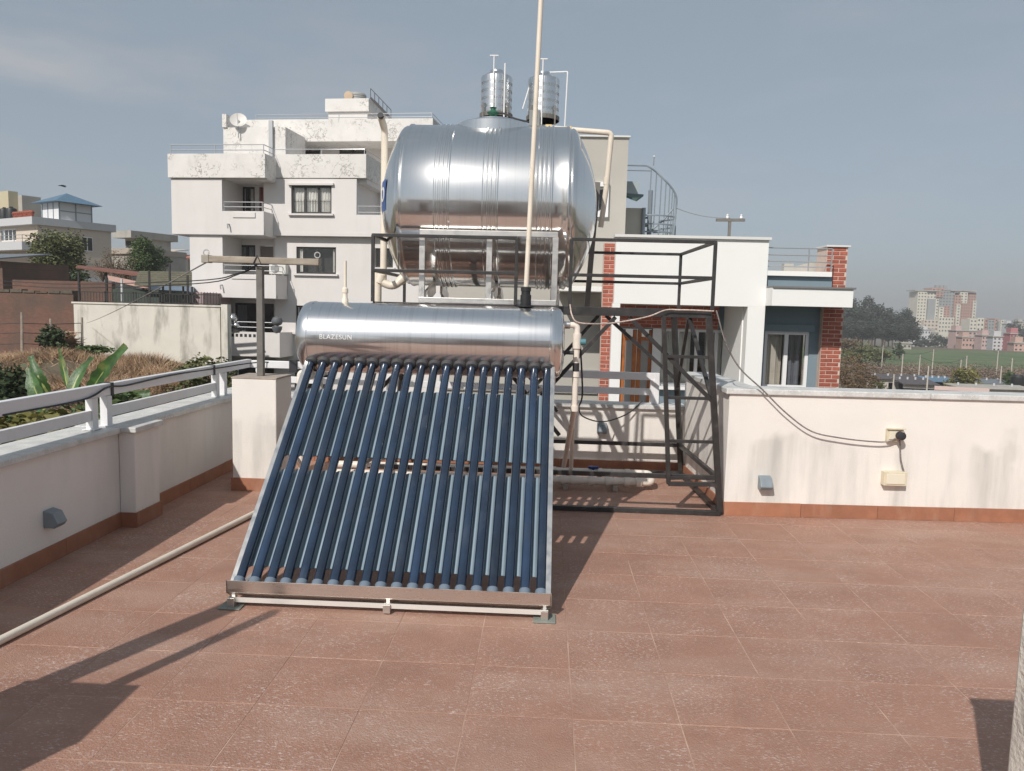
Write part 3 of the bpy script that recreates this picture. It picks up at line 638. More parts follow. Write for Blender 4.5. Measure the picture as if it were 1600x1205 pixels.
# ---- steel cradle under the big tank
cr_ = thing('tank_cradle', 'pale steel cradle holding the big tank on the black platform', 'tank stand', (-.44, 6.2, PZ+.02))
for y in (5.665, 6.93):
    MB().bar((-.945, y, 2.052), (.065, y, 2.052), .034, .038).build('top_bar', M_steel_dull, cr_, bevel=.002)
    MB().bar((-.945, y, PZ+.04), (.065, y, PZ+.04), .034, .038).build('bottom_bar', M_steel_dull, cr_, bevel=.002)
    for x in (-.925, -.432, .048):
        MB().bar((x, y, PZ+.058), (x, y, 2.034), .042, .03).build('leg', M_steel_dull, cr_, bevel=.002)
        s = 1 if y < 6 else -1
        MB().bar((x+.03, y+.02*s, PZ+.06), (x+.03, y+.44*s, PZ+.15), .02, .10).build('gusset', M_steel_dull, cr_)
for x in (-.905, .068):
    MB().bar((x, 5.685, PZ+.04), (x, 6.91, PZ+.04), .03, .03).build('side_bar', M_steel_dull, cr_)

# ---- the big water tank: ribbed barrel, domed ends, lid
BY, BZ, BR = 6.30, 2.312, 0.632
bt = thing('water_tank', 'big horizontal polished steel water tank with ribbed barrel on the black tower', 'water tank', (-.46, BY, BZ-BR))
xl, xr = -1.338, .372
prof = []
for k in range(13):
    a = (k/12)**2; prof.append((BR*.955*a**.47, xl+.18*a))
def ribs(xc): 
    out = []
    for d in (-.048, -.016, .016, .048): out += [(BR, xc+d-.011), (BR+.008, xc+d-.004), (BR+.008, xc+d+.004), (BR, xc+d+.011)]
    return out
prof += [(BR*.975, xl+.193), (BR*.985, xl+.207), (BR*.972, xl+.223), (BR+.006, xl+.24), (BR+.006, xl+.252), (BR, xl+.265)]
for xc in (-.795, -.438, -.04): prof += ribs(xc)
e = [(r, xr-(h-xl)) for r, h in prof[:19]][::-1]
prof += e
barrel = MB().lathe(prof, (0, BY, BZ), 'x', 128).build('barrel', M_steel_tank, bt, smooth=28)
lid = MB().lathe([(.30, -.10), (.30, .012), (.285, .02), (.20, .032), (.19, .052), (.16, .062), (.0, .07)], (-.46, BY, BZ+BR-.008), 'z', 48).build('lid', M_steel_tank, bt, smooth=35)
MB().lathe([(.0, -.02), (.035, -.015), (.05, .0), (.035, .012), (.02, .02), (.02, .035), (.03, .04), (.0, .05)], (-.475, BY, BZ+BR+.115), 'z', 16).build('float_cap', mat('green_plastic', (.03, .13, .08), .5), lid, smooth=40)
MB().tube([(-.475, BY, BZ+BR+.05), (-.475, BY, BZ+BR+.11)], .018, 10).build('float_neck', mat('green_plastic', (.03, .13, .08), .5), lid)
MB().tube(spline([(-.45, BY, BZ+BR+.115), (-.38, BY, BZ+BR+.11), (-.30, BY-.02, BZ+BR+.07), (-.19, BY-.02, BZ+BR+.045)]), .008, 6).build('float_cable', M_cable, lid)
MB().box(-.185, -.10, BY-.04, BY+.04, BZ+BR+.01, BZ+BR+.135).build('switch_box', mat('grey_switch', (.20, .21, .21), .5), bt, bevel=.005)
# label on the left dome: a blue patch that follows the curve, white letters on it
def dome_r(h):                                   # radius of the dome at the distance h from its tip
    return BR*.955*max(0, min(1, h/.18))**.47
def dome_h(r):
    lo, hi = 0, .18
    for _ in range(30):
        m_ = (lo+hi)/2
        if dome_r(m_) < r: lo = m_
        else: hi = m_
    return (lo+hi)/2
M_lab = mat('blue_label', (.03, .09, .30), .4); M_labw = mat('white_label', (.8, .8, .8), .4)
vs, fs = [], []
NU, NV = 14, 8
for i in range(NU+1):
    for j in range(NV+1):
        y, z = -.465+i*.56/NU, -.115+j*.23/NV; h = dome_h(math.hypot(y, z)); vs.append((xl+h-.004, BY+y, BZ+.06+z-.06+.03))
for i in range(NU):
    for j in range(NV): a = i*(NV+1)+j; fs.append((a, a+1, a+NV+2, a+NV+1))
lb_ = MB().add(vs, fs).build('label', M_lab, bt, smooth=60)
cu = bpy.data.curves.new('label_letters', 'FONT'); cu.body = 'yo'; cu.size = .24; cu.extrude = .001; cu.align_x = 'RIGHT'
ob = bpy.data.objects.new('label_letters', cu); COL.objects.link(ob)
me = bpy.data.meshes.new_from_object(ob.evaluated_get(bpy.context.evaluated_depsgraph_get())); bpy.data.objects.remove(ob)
for v in me.vertices:
    y, z = -.28-v.co.x*1.0, v.co.y-.045+.03; y = -.450-v.co.x; h = dome_h(math.hypot(y, z-.03)); v.co = Vector((xl+h-.0075-v.co.z, BY+y, BZ+z))-WL[bt]
me.materials.clear(); me.materials.append(M_labw); o = bpy.data.objects.new('label_letters', me); COL.objects.link(o); o.parent = lb_; WL[o] = WL[bt]

# ---- overflow pipe at the left, filling pipe at the right
op = thing('overflow_pipe', 'beige overflow pipe standing at the left dome of the big tank', 'pipe', (-1.33, 6.22, PZ))
MB().tube(elbow([(-1.33, 6.08, 2.965), (-1.33, 6.22, 2.90), (-1.33, 6.22, 1.70)], .04), .027, 14).build('pipe', M_pvc, op, smooth=40)
MB().tube([(-1.33, 6.075, 2.967), (-1.33, 6.060, 2.974)], .024, 12).build('bore', M_cable, op)
MB().tube(elbow([(-1.375, 6.22, 1.50), (-1.375, 6.22, 1.80)], .03), .031, 14).build('pipe', M_pvc, op, smooth=40)
MB().tube(elbow([(-1.36, 6.22, 1.705), (-1.25, 6.22, 1.66), (-1.13, 6.24, 1.765)], .05), .033, 14).build('branch', M_pvc, op, smooth=40)
for p, q in (((-1.34, 6.22, 1.76), (-1.36, 6.22, 1.69)), ((-1.20, 6.225, 1.705), (-1.165, 6.23, 1.735))): MB().tube([p, q], .040, 14).build('coupling', M_pvc, op, smooth=40)
fp = thing('filling_pipe', 'beige filling pipe crossing above the big tank and turning down at its right', 'pipe', (.3, 6.5, 2.9))
MB().tube(elbow([(-.16, 6.42, 2.985), (.48, 6.42, 2.945), (.455, 6.46, 2.50), (.425, 6.5, 2.20)], .035), .022, 14).build('pipe', M_pvc, fp, smooth=40)
for x in (-.14, -.03, .13): MB().tube([(x-.025, 6.42, 2.984-(x+.16)*.0625), (x+.025, 6.42, 2.984-(x+.16)*.0625)], .029, 14).build('coupling', mat('yellowed_pvc', (.62, .47, .22), .5, var=.2), fp, smooth=40)
MB().tube([(.458, 6.455, 2.60), (.455, 6.46, 2.54)], .027, 12).build('coupling', M_pvc, fp, smooth=40)
o = MB().bar((.345, 6.72, PZ+.02), (.40, 6.72, 2.6), .045, .045).build('grey_prop', M_post); tag(o, 'grey steel prop standing at the right dome of the big tank', 'prop')

# ================================================================== neighbouring buildings
M_bw = mat('white_render', (.69, .665, .645), .9, var=.03, vscale=.6, stain=(.52, .49, .46), stain_amt=.35, stain_scale=(1.2, 1.2, .25), stain_lo=.5, stain_hi=.8)
M_bcrack = mat('peeling_white_render', (.72, .70, .67), .95, var=.05, vscale=1.2, stain=(.42, .40, .37), stain_amt=.4, stain_scale=(1.6, 1.6, .7), stain_lo=.55, stain_hi=.75, bump=.6, bscale=8)
M_nh = mat('clean_white_render', (.80, .80, .78), .85, var=.02, vscale=1)
M_nhb = mat('grey_blue_render', (.19, .25, .29), .85, var=.05, vscale=2)
M_nhg = mat('warm_grey_render', (.44, .42, .38), .9, var=.05, vscale=1.2)
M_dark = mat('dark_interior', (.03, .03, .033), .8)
M_frame_d = mat('dark_window_frame', (.035, .033, .032), .5)
M_frame_w = mat('white_window_frame', (.78, .78, .78), .4)
M_curt = mat('pale_curtain', (.78, .76, .72), .9, var=.08, vscale=5)
M_curtd = mat('grey_curtain', (.30, .31, .34), .9, var=.1, vscale=5)
M_glass = glass('window_glass')
M_galv = mat('galvanised_rail', (.45, .46, .47), .4, .6)
M_brick = mat('red_brick', (.36, .105, .07), .8, var=.18, vscale=14, rand=.20, bump=.3, bscale=60)
M_mortar = mat('brick_mortar', (.60, .47, .40), .9, var=.1)
M_tankb = mat('black_plastic_tank', (.018, .02, .02), .5, var=.2)

def crack_lines(m, scale, width, mask_lo, mask_hi, col=(.10, .09, .08)):
    """thin branching cracks in old paint"""
    n = m.node_tree.nodes; l = m.node_tree.links.new; b = n['Principled BSDF']; src = b.inputs['Base Color'].links[0].from_socket
    t = n.new('ShaderNodeTexCoord'); a = n.new('ShaderNodeTexNoise'); a.inputs['Scale'].default_value = scale; a.inputs['Detail'].default_value = 6; a.inputs['Roughness'].default_value = .65; l(t.outputs['Object'], a.inputs['Vector'])
    s = n.new('ShaderNodeMath'); s.operation = 'SUBTRACT'; s.inputs[1].default_value = .5; l(a.outputs['Fac'], s.inputs[0]); ab = n.new('ShaderNodeMath'); ab.operation = 'ABSOLUTE'; l(s.outputs[0], ab.inputs[0])
    r = n.new('ShaderNodeMapRange'); r.inputs['From Min'].default_value = width; r.inputs['From Max'].default_value = width*.3; l(ab.outputs[0], r.inputs['Value'])
    k = n.new('ShaderNodeTexNoise'); k.inputs['Scale'].default_value = scale*.35; l(t.outputs['Object'], k.inputs['Vector']); r2 = n.new('ShaderNodeMapRange'); r2.inputs['From Min'].default_value = mask_lo; r2.inputs['From Max'].default_value = mask_hi; l(k.outputs['Fac'], r2.inputs['Value'])
    mu = n.new('ShaderNodeMath'); mu.operation = 'MULTIPLY'; l(r.outputs['Result'], mu.inputs[0]); l(r2.outputs['Result'], mu.inputs[1])
    mi = n.new('ShaderNodeMix'); mi.data_type = 'RGBA'; l(mu.outputs[0], mi.inputs['Factor']); l(src, mi.inputs['A']); mi.inputs['B'].default_value = (*col, 1); l(mi.outputs['Result'], b.inputs['Base Color'])
crack_lines(M_bcrack, 2.6, .016, .43, .58, (.20, .185, .165))
class Fac:
    """a building's own axes: x along the facade, y into the depth; lays out by sight lines onto the facade plane"""
    def __init__(s, px, py, Y, ang=0.0, ground=-6.0):
        p = at(px, py, Y); s.o = Vector((p.x, p.y, ground)); s.a = ang
        s.ux = Vector((math.cos(ang), math.sin(ang), 0)); s.uy = Vector((-math.sin(ang), math.cos(ang), 0)); s.g = ground
    def p(s, px, py, d=0.0):
        r = CF + CR*((px-CXP)/F_PX) - CU*((py-CYP)/F_PX)
        t = ((s.o+s.uy*d-CP).dot(s.uy))/r.dot(s.uy); w = CP+r*t
        return ((w-s.o).dot(s.ux), w.z-s.g)
    def rect(s, x0, y0, x1, y1, d=0.0):
        xm, ym = (x0+x1)/2, (y0+y1)/2
        return s.p(x0, ym, d)[0], s.p(x1, ym, d)[0], s.p(xm, y1, d)[1], s.p(xm, y0, d)[1]     # xa, xb, za, zb
    def thing(s, name, label, cat, group=None):
        t = thing(name, label, cat, s.o, group, s.a); s.t = t; return t
    def box(s, name, x0, y0, x1, y1, d0, d1, m, parent=None, bevel=0.0, zb=None):
        xa, xb, za, z1 = s.rect(x0, y0, x1, y1, d0)
        if zb is not None: za = zb
        return MB().box(xa, xb, d0, d1, za, z1).build(name, m, parent or s.t, local=True, bevel=bevel)
def wall_holes(xa, xb, za, zb, d0, d1, holes):
    """a wall slab with real openings (xa, xb, za, zb each)"""
    X = sorted({xa, xb, *[h[0] for h in holes], *[h[1] for h in holes]}); Z = sorted({za, zb, *[h[2] for h in holes], *[h[3] for h in holes]})
    X = [x for x in X if xa <= x <= xb]; Z = [z for z in Z if za <= z <= zb]; b = MB()
    def solid(i, j):
        if not (0 <= i < len(X)-1 and 0 <= j < len(Z)-1): return False
        cx, cz = (X[i]+X[i+1])/2, (Z[j]+Z[j+1])/2
        return not any(h[0] < cx < h[1] and h[2] < cz < h[3] for h in holes)
    for i in range(len(X)-1):
        for j in range(len(Z)-1):
            if not solid(i, j): continue
            a, c, e, g = X[i], X[i+1], Z[j], Z[j+1]
            b.add([(a, d0, e), (c, d0, e), (c, d0, g), (a, d0, g)], [(0, 1, 2, 3)]); b.add([(a, d1, e), (c, d1, e), (c, d1, g), (a, d1, g)], [(3, 2, 1, 0)])
            for (ii, jj, q) in ((i-1, j, [(a, d0, e), (a, d0, g), (a, d1, g), (a, d1, e)]), (i+1, j, [(c, d0, e), (c, d1, e), (c, d1, g), (c, d0, g)]),
                                (i, j-1, [(a, d0, e), (a, d1, e), (c, d1, e), (c, d0, e)]), (i, j+1, [(a, d0, g), (c, d0, g), (c, d1, g), (a, d1, g)])):
                if not solid(ii, jj): b.add(q, [(0, 1, 2, 3)])
    return b
def window(parent, r, d, n=2, frame=None, fw=.06, curtain=None, bars=0, sill=None, back=True, head=None):
    """window in an opening r=(xa, xb, za, zb) at depth d: frame, panes, curtain, bars"""
    xa, xb, za, zb = r; frame = frame or M_frame_d
    b = MB(); b.box(xa, xb, d, d+.06, za, za+fw); b.box(xa, xb, d, d+.06, zb-fw, zb); b.box(xa, xa+fw, d, d+.06, za+fw, zb-fw); b.box(xb-fw, xb, d, d+.06, za+fw, zb-fw)
    w = (xb-xa)/n
    for k in range(1, n): b.box(xa+w*k-fw*.6, xa+w*k+fw*.6, d+.002, d+.058, za+fw, zb-fw)
    f = b.build('window', frame, parent, local=True); WL[f] = Vector((0, 0, 0))
    for k in range(n):
        l_ = xa+w*k+(fw if k == 0 else fw*.6); r_ = xa+w*(k+1)-(fw if k == n-1 else fw*.6)
        MB().box(l_, r_, d+.026, d+.034, za+fw, zb-fw).build('pane', M_glass, f, local=True)
    if curtain:
        sets = curtain if isinstance(curtain, list) else [curtain if isinstance(curtain, tuple) else (curtain, [(0.0, 1.0)])]
        for m, a0, a1 in [(m, *sp_) for m, spans in sets for sp_ in spans]:
            x0, x1 = xa+(xb-xa)*a0+.02, xa+(xb-xa)*a1-.02; N = max(12, int((x1-x0)*40)); vs, fs = [], []
            ph = rnd.uniform(0, 6)
            for k in range(N+1):
                x = x0+(x1-x0)*k/N; y = d+.13+.035*math.sin(k*1.05+ph)+.015*math.sin(k*2.7+ph)
                vs += [(x, y, za+fw*.5), (x, y*1.0+.006*math.sin(k*.9), zb-fw*.5)]
            for k in range(N): fs.append((2*k, 2*k+2, 2*k+3, 2*k+1))
            MB().add(vs, fs).build('curtain', m, f, local=True, smooth=80)
    if bars:
        b = MB()
        for k in range(1, bars): x = xa+(xb-xa)*k/bars; b.box(x-.007, x+.007, d+.064, d+.078, za+fw, za+fw+(zb-za)*.45)
        b.box(xa+fw, xb-fw, d+.066, d+.076, za+(zb-za)*.45, za+(zb-za)*.45+.02)
        tag(b.build('window_bars', M_frame_d, f, local=True), kind='stuff')
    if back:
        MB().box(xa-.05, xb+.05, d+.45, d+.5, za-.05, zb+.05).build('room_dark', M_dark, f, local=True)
    if sill: MB().box(xa-.12, xb+.12, d-.22, d-.001, za-.09, za-.005).build('sill', sill, f, local=True)
    if head: MB().box(xa-.12, xb+.12, d-.22, d-.001, zb+.005, zb+.10).build('lintel', head, f, local=True)
    return f
def rails(parent, pts, zs, r=.02, m=None, posts=True, name='balcony_rail'):
    for z in zs:
        MB().tube([(x, y, z) for x, y in pts], r, 6).build(name, m or M_galv, parent, local=True)
    if posts:
        for x, y in pts: MB().tube([(x, y, min(zs)-.3), (x, y, max(zs))], r, 6).build('rail_post', m or M_galv, parent, local=True)

# ---------------------------------------------------------------- white apartment block
A = Fac(268, 330, 36, math.radians(-5.5), ground=-6.5)
ap = A.thing('apartment_block', 'tall white apartment block with peeling parapets and stacked balconies', 'building')
R = A.rect
D2 = 1.05                                     # the right bay stands back behind the left one
# third floor
l3 = R(268, 279, 347, 366); wl = wall_holes(l3[0], l3[1], l3[2], l3[3], 0, .25, []); wl.build('wall', M_bw, ap, local=True)
xa, xb, za, zb = R(347.5, 330, 412, 366); MB().box(l3[1]+.002, xb, 0, .18, l3[2], zb).build('balcony_front', M_bw, ap, local=True)
s_ = R(364, 332, 399, 340); MB().box(s_[0], s_[1], -.05, -.002, s_[2], s_[3]).build('balcony_step', M_bw, ap, local=True)
MB().box(xb-.18, xb-.001, .182, D2+.3, l3[2], zb).build('balcony_side', M_bw, ap, local=True)
slab = R(262, 364, 420, 369); MB().box(l3[0], xb, .02, 2.4, l3[2]-.02, l3[2]+.16).build('floor_slab', M_bw, ap, local=True)
back = R(347, 279, 424, 366, 2.0); hw = R(372, 292, 398, 334, 2.0); hd = R(405, 292, 424, 334, 2.0)
wall_holes(back[0]-.4, back[1]+.6, l3[2], l3[3], 2.0, 2.2, [hw, (hd[0], hd[1]+.3, hd[2]-.4, hd[3])]).build('balcony_back_wall', M_bw, ap, local=True)
window(ap, hw, 2.05, 2, curtain=(M_curt, [(0.3, .55), (.6, 1)]), fw=.09)
MB().box(hd[0]+.02, hd[1]+.28, 2.08, 2.13, hd[2]-.38, hd[3]-.02).build('door', mat('maroon_door', (.19, .035, .03), .5), ap, local=True)
MB().box(l3[1]-.24, l3[1], .252, 2.0, l3[2], l3[3]).build('side_wall', M_bw, ap, local=True)
rails(ap, [(l3[1]+.05, .09), (xb-.10, .09), (xb-.09, D2)], (zb+.20, zb+.42))
# third floor, right bay with the curtained window
b3 = R(412, 279, 557, 368, D2); wn_ = R(455, 290, 518, 334, D2)
wall_holes(b3[0], b3[1], b3[2], b3[3], D2, D2+.25, [wn_]).build('wall', M_bw, ap, local=True)
window(ap, wn_, D2+.08, 3, curtain=M_curt, fw=.09, bars=14, sill=M_bw, head=M_bw)
c3 = R(557.5, 336, 640, 372, D2); MB().box(b3[1]+.002, c3[1], D2, D2+.2, b3[2], c3[3]).build('balcony_front', M_bw, ap, local=True)
MB().box(b3[1]-.2, b3[1]-.001, D2+.252, D2+3.2, b3[2], b3[3]).build('side_wall', M_bw, ap, local=True)
cb = R(557, 279, 640, 372, D2+3.2); cw = R(560, 300, 590, 336, D2+3.2)
wall_holes(cb[0]-.5, cb[1]+2, b3[2], b3[3], D2+3.2, D2+3.4, [cw]).build('balcony_back_wall', M_bw, ap, local=True)
window(ap, cw, D2+3.25, 3, fw=.09, curtain=(M_curt, [(.5, .9)]))
rails(ap, [(b3[1]+.05, D2+.1), (c3[1], D2+.1)], (c3[3]+.12, c3[3]+.40))
MB().box(b3[0]-.3, c3[1]+.4, D2-.01, D2+4.5, b3[2]-.02, b3[2]+.15).build('floor_slab', M_bw, ap, local=True)
# second floor
l2 = R(297, 369, 348, 464, .15); MB().box(l2[0], l2[1], .15, .4, l2[2], l3[2]-.025).build('wall', M_bw, ap, local=True)
e2 = R(348.5, 429, 431, 465, .1); MB().box(l2[1]+.002, e2[1], .1, .28, l2[2], e2[3]).build('balcony_front', M_bw, ap, local=True)
MB().box(e2[1]-.18, e2[1]-.001, .282, D2+.3, l2[2], e2[3]).build('balcony_side', M_bw, ap, local=True)
s_ = R(362, 430, 402, 436, .1); MB().box(s_[0], s_[1], .05, .098, s_[2], s_[3]).build('balcony_step', M_bw, ap, local=True)
hw = R(372, 383, 399, 424, 2.0); hd = R(406, 384, 427, 426, 2.0); bb = R(340, 369, 450, 465, 2.0)
wall_holes(bb[0]-.4, bb[1], l2[2], l3[2]-.025, 2.0, 2.2, [hw, (hd[0], hd[1], hd[2]-.6, hd[3])]).build('balcony_back_wall', M_bw, ap, local=True)
window(ap, hw, 2.05, 2, fw=.09, curtain=(M_curtd, [(0, 1)])); MB().box(hd[0], hd[1], 2.10, 2.14, hd[2]-.58, hd[3]-.02).build('door', mat('grey_door', (.20, .17, .15), .5), ap, local=True)
MB().box(l2[1]-.24, l2[1], .402, 2.0, l2[2], l3[2]-.025).build('side_wall', M_bw, ap, local=True)
rails(ap, [(l2[1]+.05, .19), (e2[1]-.1, .19), (e2[1]-.09, D2)], (e2[3]+.18, e2[3]+.42))
MB().box(l2[0], e2[1], .17, 2.4, l2[2]-.02, l2[2]+.15).build('floor_slab', M_bw, ap, local=True)
# the long plain wall under the right bay: second and first floor windows
D3 = D2+.35
w2 = R(430, 370, 640, 640, D3); h2 = R(463, 386, 525, 428, D3); h3 = R(586, 388, 614, 418, D3); h1 = R(462, 478, 512, 520, D3); hk = R(460, 575, 520, 610, D3)
wall_holes(w2[0], w2[1]+1.5, 0, b3[2]-.025, D3, D3+.25, [h2, h3, h1, hk]).build('wall', M_bw, ap, local=True)
window(ap, h2, D3+.08, 2, curtain=(M_curt, [(0, .14), (.88, 1)]), fw=.09, sill=M_bw); window(ap, h3, D3+.08, 2, fw=.08, sill=M_bw)
window(ap, h1, D3+.08, 2, fw=.09, sill=M_bw); window(ap, hk, D3+.08, 2, fw=.09)
# first floor
l1 = R(318, 464, 350, 640, .6); MB().box(l1[0], l1[1], .6, .85, 0, l2[2]-.025).build('wall', M_bw, ap, local=True)
e1 = R(350.5, 519, 437, 557, -.1); MB().box(e1[0], e1[1], -.1, .08, e1[2], e1[3]).build('balcony_front', M_bw, ap, local=True)
for x in (e1[0]+.09, e1[1]-.09): MB().box(x-.089, x+.089, .081, D2+.6, e1[2], e1[3]).build('balcony_side', M_bw, ap, local=True)
MB().box(e1[0]+.01, e1[1]-.01, -.08, 2.4, e1[2]-.02, e1[2]+.13).build('floor_slab', M_bw, ap, local=True)
hs_ = R(367, 474, 428, 535, 2.0); hl = R(367, 575, 428, 640, 2.0); bb = R(340, 464, 450, 640, 2.0)
wall_holes(bb[0]-.4, bb[1], 0, l2[2]-.025, 2.0, 2.2, [hs_, hl]).build('balcony_back_wall', M_bw, ap, local=True)
window(ap, hs_, 2.05, 3, fw=.09, curtain=(M_curtd, [(0, .3)])); window(ap, hl, 2.05, 2, fw=.09)
rails(ap, [(e1[0]+.05, 0), (e1[1]-.1, 0)], (e1[3]+.22, e1[3]+.46))
for k in range(6):
    xx = e1[0]+.35+k*.22; MB().box(xx, xx+.13, -.105, -.101, e1[3]-.24, e1[3]-.10).build('grille_slot', M_dark, ap, local=True)
# roof parapets with peeling paint
pa = R(262, 240, 414, 277.5, -.12); MB().box(pa[0], pa[1], -.12, .13, pa[2], pa[3]).build('roof_parapet', M_bcrack, ap, local=True)
MB().box(pa[1]-.25, pa[1]-.001, .131, D2-.06, pa[2], pa[3]).build('roof_parapet', M_bcrack, ap, local=True)
pc = R(414, 241, 572, 278, D2-.05); MB().box(pa[1]+.001, pc[1], D2-.05, D2+.2, pc[2], pc[3]).build('roof_parapet', M_bcrack, ap, local=True)
MB().box(pc[1]-.25, pc[1]-.001, D2+.201, 9, pc[2], pc[3]).build('roof_parapet', M_bcrack, ap, local=True)
MB().box(pa[0]+.02, pa[1]-.02, .14, 8.9, pa[2]-.05, pa[2]+.22).build('roof_slab', M_bw, ap, local=True); MB().box(pa[1]-.019, pc[1]-.05, D2+.21, 8.9, pa[2]-.05, pa[2]+.22).build('roof_slab', M_bw, ap, local=True)
MB().box(pa[0], pa[0]+.24, .132, 9, pa[2], pa[3]).build('roof_parapet', M_bcrack, ap, local=True)
MB().box(l3[0], l3[0]+.25, .252, 9, l3[2], l3[3]).build('side_wall', M_bw, ap, local=True)
MB().box(l2[0], l2[0]+.25, .402, 9, 0, l3[2]-.025).build('side_wall', M_bw, ap, local=True)
rails(ap, [(pa[0]+.1, 0), (pa[0]+2.3, 0), (pa[1]-.12, 0), (pa[1]-.12, D2+.05), ((pa[1]+pc[1])/2, D2+.07), (pc[1]-.12, D2+.07), (pc[1]-.12, 5)], (pa[3]+.18, pa[3]+.42), r=.022)
# set-back roof storey
g0 = pa[3]
st = R(349, 199, 446, 240, 4.0); MB().box(st[0], st[1], 4.0, 6.5, pa[2], st[3]).build('stair_block', M_bcrack, ap, local=True)
MB().box(st[0], st[0]+.22, 3.9, 6.5, st[3], st[3]+.65).build('stair_fin', M_bcrack, ap, local=True)
MB().box(st[0]+2.55, st[0]+2.75, 3.82, 3.99, pa[2], st[3]+.3).build('chimney_pipe', M_galv, ap, local=True)
ph = R(384, 186, 676, 221, 6.6); MB().box(ph[0], ph[1], 6.6, 11, ph[2], ph[3]).build('penthouse_parapet', M_bcrack, ap, local=True)
pw = R(384, 221, 690, 262, 8.6); hw = R(468, 229, 500, 250, 8.6); hq = R(530, 226, 572, 258, 8.6)
wall_holes(pw[0], pw[1], pa[2], ph[2]+.05, 8.6, 8.8, [hw, hq]).build('penthouse_wall', M_bw, ap, local=True)
window(ap, hw, 8.65, 2, fw=.1); window(ap, hq, 8.65, 2, fw=.1)
rails(ap, [(ph[0]+.5, 6.8), ((ph[0]+ph[1])/2, 6.8), (ph[1]-.1, 6.8), (ph[1]-.1, 10.9)], (ph[3]+.12, ph[3]+.30), r=.02)
tb_ = R(508, 154, 576, 174, 8.0); MB().box(tb_[0], tb_[1], 8.0, 11.2, tb_[2], tb_[3]).build('roof_room', M_bcrack, ap, local=True)
t2 = R(513, 174, 574, 188, 8.15); MB().box(t2[0], t2[1], 8.15, 11, t2[2]-.2, tb_[2]).build('roof_room_base', M_bw, ap, local=True)
# roof stair beside the top room
q0 = R(578, 152, 602, 186, 8.3); b = MB(); b.bar((q0[0], 8.4, q0[3]), (q0[1]+.3, 8.4, q0[2]), .06, .12); b.bar((q0[0], 9.0, q0[3]), (q0[1]+.3, 9.0, q0[2]), .06, .12)
b.bar((q0[0], 8.4, q0[3]+.5), (q0[1]+.3, 8.4, q0[2]+.5), .04, .04); 
for k in range(6): t_ = k/5; x = q0[0]+(q0[1]+.3-q0[0])*t_; z = q0[3]+(q0[2]-q0[3])*t_; b.bar((x, 8.4, z), (x, 8.4, z+.5), .03)
b.build('steel_stair', M_frame_d, ap, local=True)
def aworld(x, d, z): return A.o+A.ux*x+A.uy*d+Vector((0, 0, z))
for px, py, d in ((358, 352, 0), (347, 447, .1)):
    x, z = A.p(px, py, d); MB().tube([(x, d+.02, z+.05), (x, d-.16, z+.03), (x+.03, d-.18, z-.16)], .035, 8).build('drain_spout', M_galv, ap, local=True)
# things on the roof and the balconies
x_, _, z_, z1 = R(537, 137, 572, 154, 9); w0 = aworld((x_+R(537, 137, 572, 154, 9)[1])/2, 9.4, tb_[3])
wt = thing('roof_water_tank', 'ribbed grey water tank on the top room of the white apartment block', 'water tank', w0)
b = MB(); pr = [(.0, 0), (.50, 0)]
for k in range(5): pr += [(.52, .02+k*.11), (.52, .09+k*.11), (.495, .105+k*.11), (.495, .115+k*.11)]
pr += [(.45, .62), (.15, .68), (.0, .68)]; b.lathe(pr, w0, 'z', 24).build('barrel', mat('grey_tank', (.36, .36, .35), .5), wt, smooth=30)
MB().lathe([(.0, -.62), (.24, -.60), (.26, -.58), (.26, -.52), (.0, -.515)], w0+Vector((-.36, 0, .36)), 'y', 20).build('end_disc', mat('ochre_disc', (.50, .38, .26), .6), wt, smooth=40)
def dish(pos, r, name, label):
    t = thing(name, label, 'dish', pos); d = Vector((.25, -1, .55)).normalized(); a = d.cross(Vector((0, 0, 1))).normalized(); u = a.cross(d)
    c = Vector(pos)+Vector((0, 0, .9)); vs, fs = [c-d*.12], []
    for i in range(1, 5):
        for k in range(20): t_ = 2*math.pi*k/20; rr = r*i/4; vs.append(c-d*.12*(1-(i/4)**2)+(a*math.cos(t_)+u*math.sin(t_))*rr)
    for k in range(20): fs.append((0, 1+k, 1+(k+1) % 20))
    for i in range(3):
        for k in range(20): k2 = (k+1) % 20; fs.append((1+i*20+k, 1+(i+1)*20+k, 1+(i+1)*20+k2, 1+i*20+k2))
    MB().add(vs, fs).build('reflector', mat('dish_white', (.68, .66, .62), .6), t, smooth=60)
    MB().tube([Vector(pos), Vector(pos)+Vector((0, .05, .9))], .03, 8).build('mast', M_galv, t); MB().tube([c-u*r*.8, c+d*.45], .012, 6).build('feed_arm', M_galv, t)
    return t
xd = R(373, 188, 373, 188, 3.9); dish(aworld(xd[0], 3.85, st[3]-.55), .42, 'satellite_dish', 'pale satellite dish before the stair block of the white apartment block')
ac_r = R(425, 414, 452, 429, D3); 
ac = thing('air_conditioner', 'white outdoor air conditioner hung on the apartment wall', 'air conditioner', aworld((ac_r[0]+ac_r[1])/2, D3-.2, ac_r[2]), rotz=A.a)
MB().box(-.42, .42, -.16, .19, 0, .52).build('case', mat('ac_white', (.7, .69, .66), .5), ac, local=True, bevel=.02)
MB().lathe([(.19, -.185), (.21, -.18), (.21, -.165), (.0, -.165)], (-.12, 0, .27), 'y', 24).build('fan_guard', mat('ac_grey', (.3, .3, .3), .5), ac, local=True)
for x in (-.3, .3): MB().box(x-.02, x+.02, -.15, .2, -.06, -.001).build('bracket', M_galv, ac, local=True)
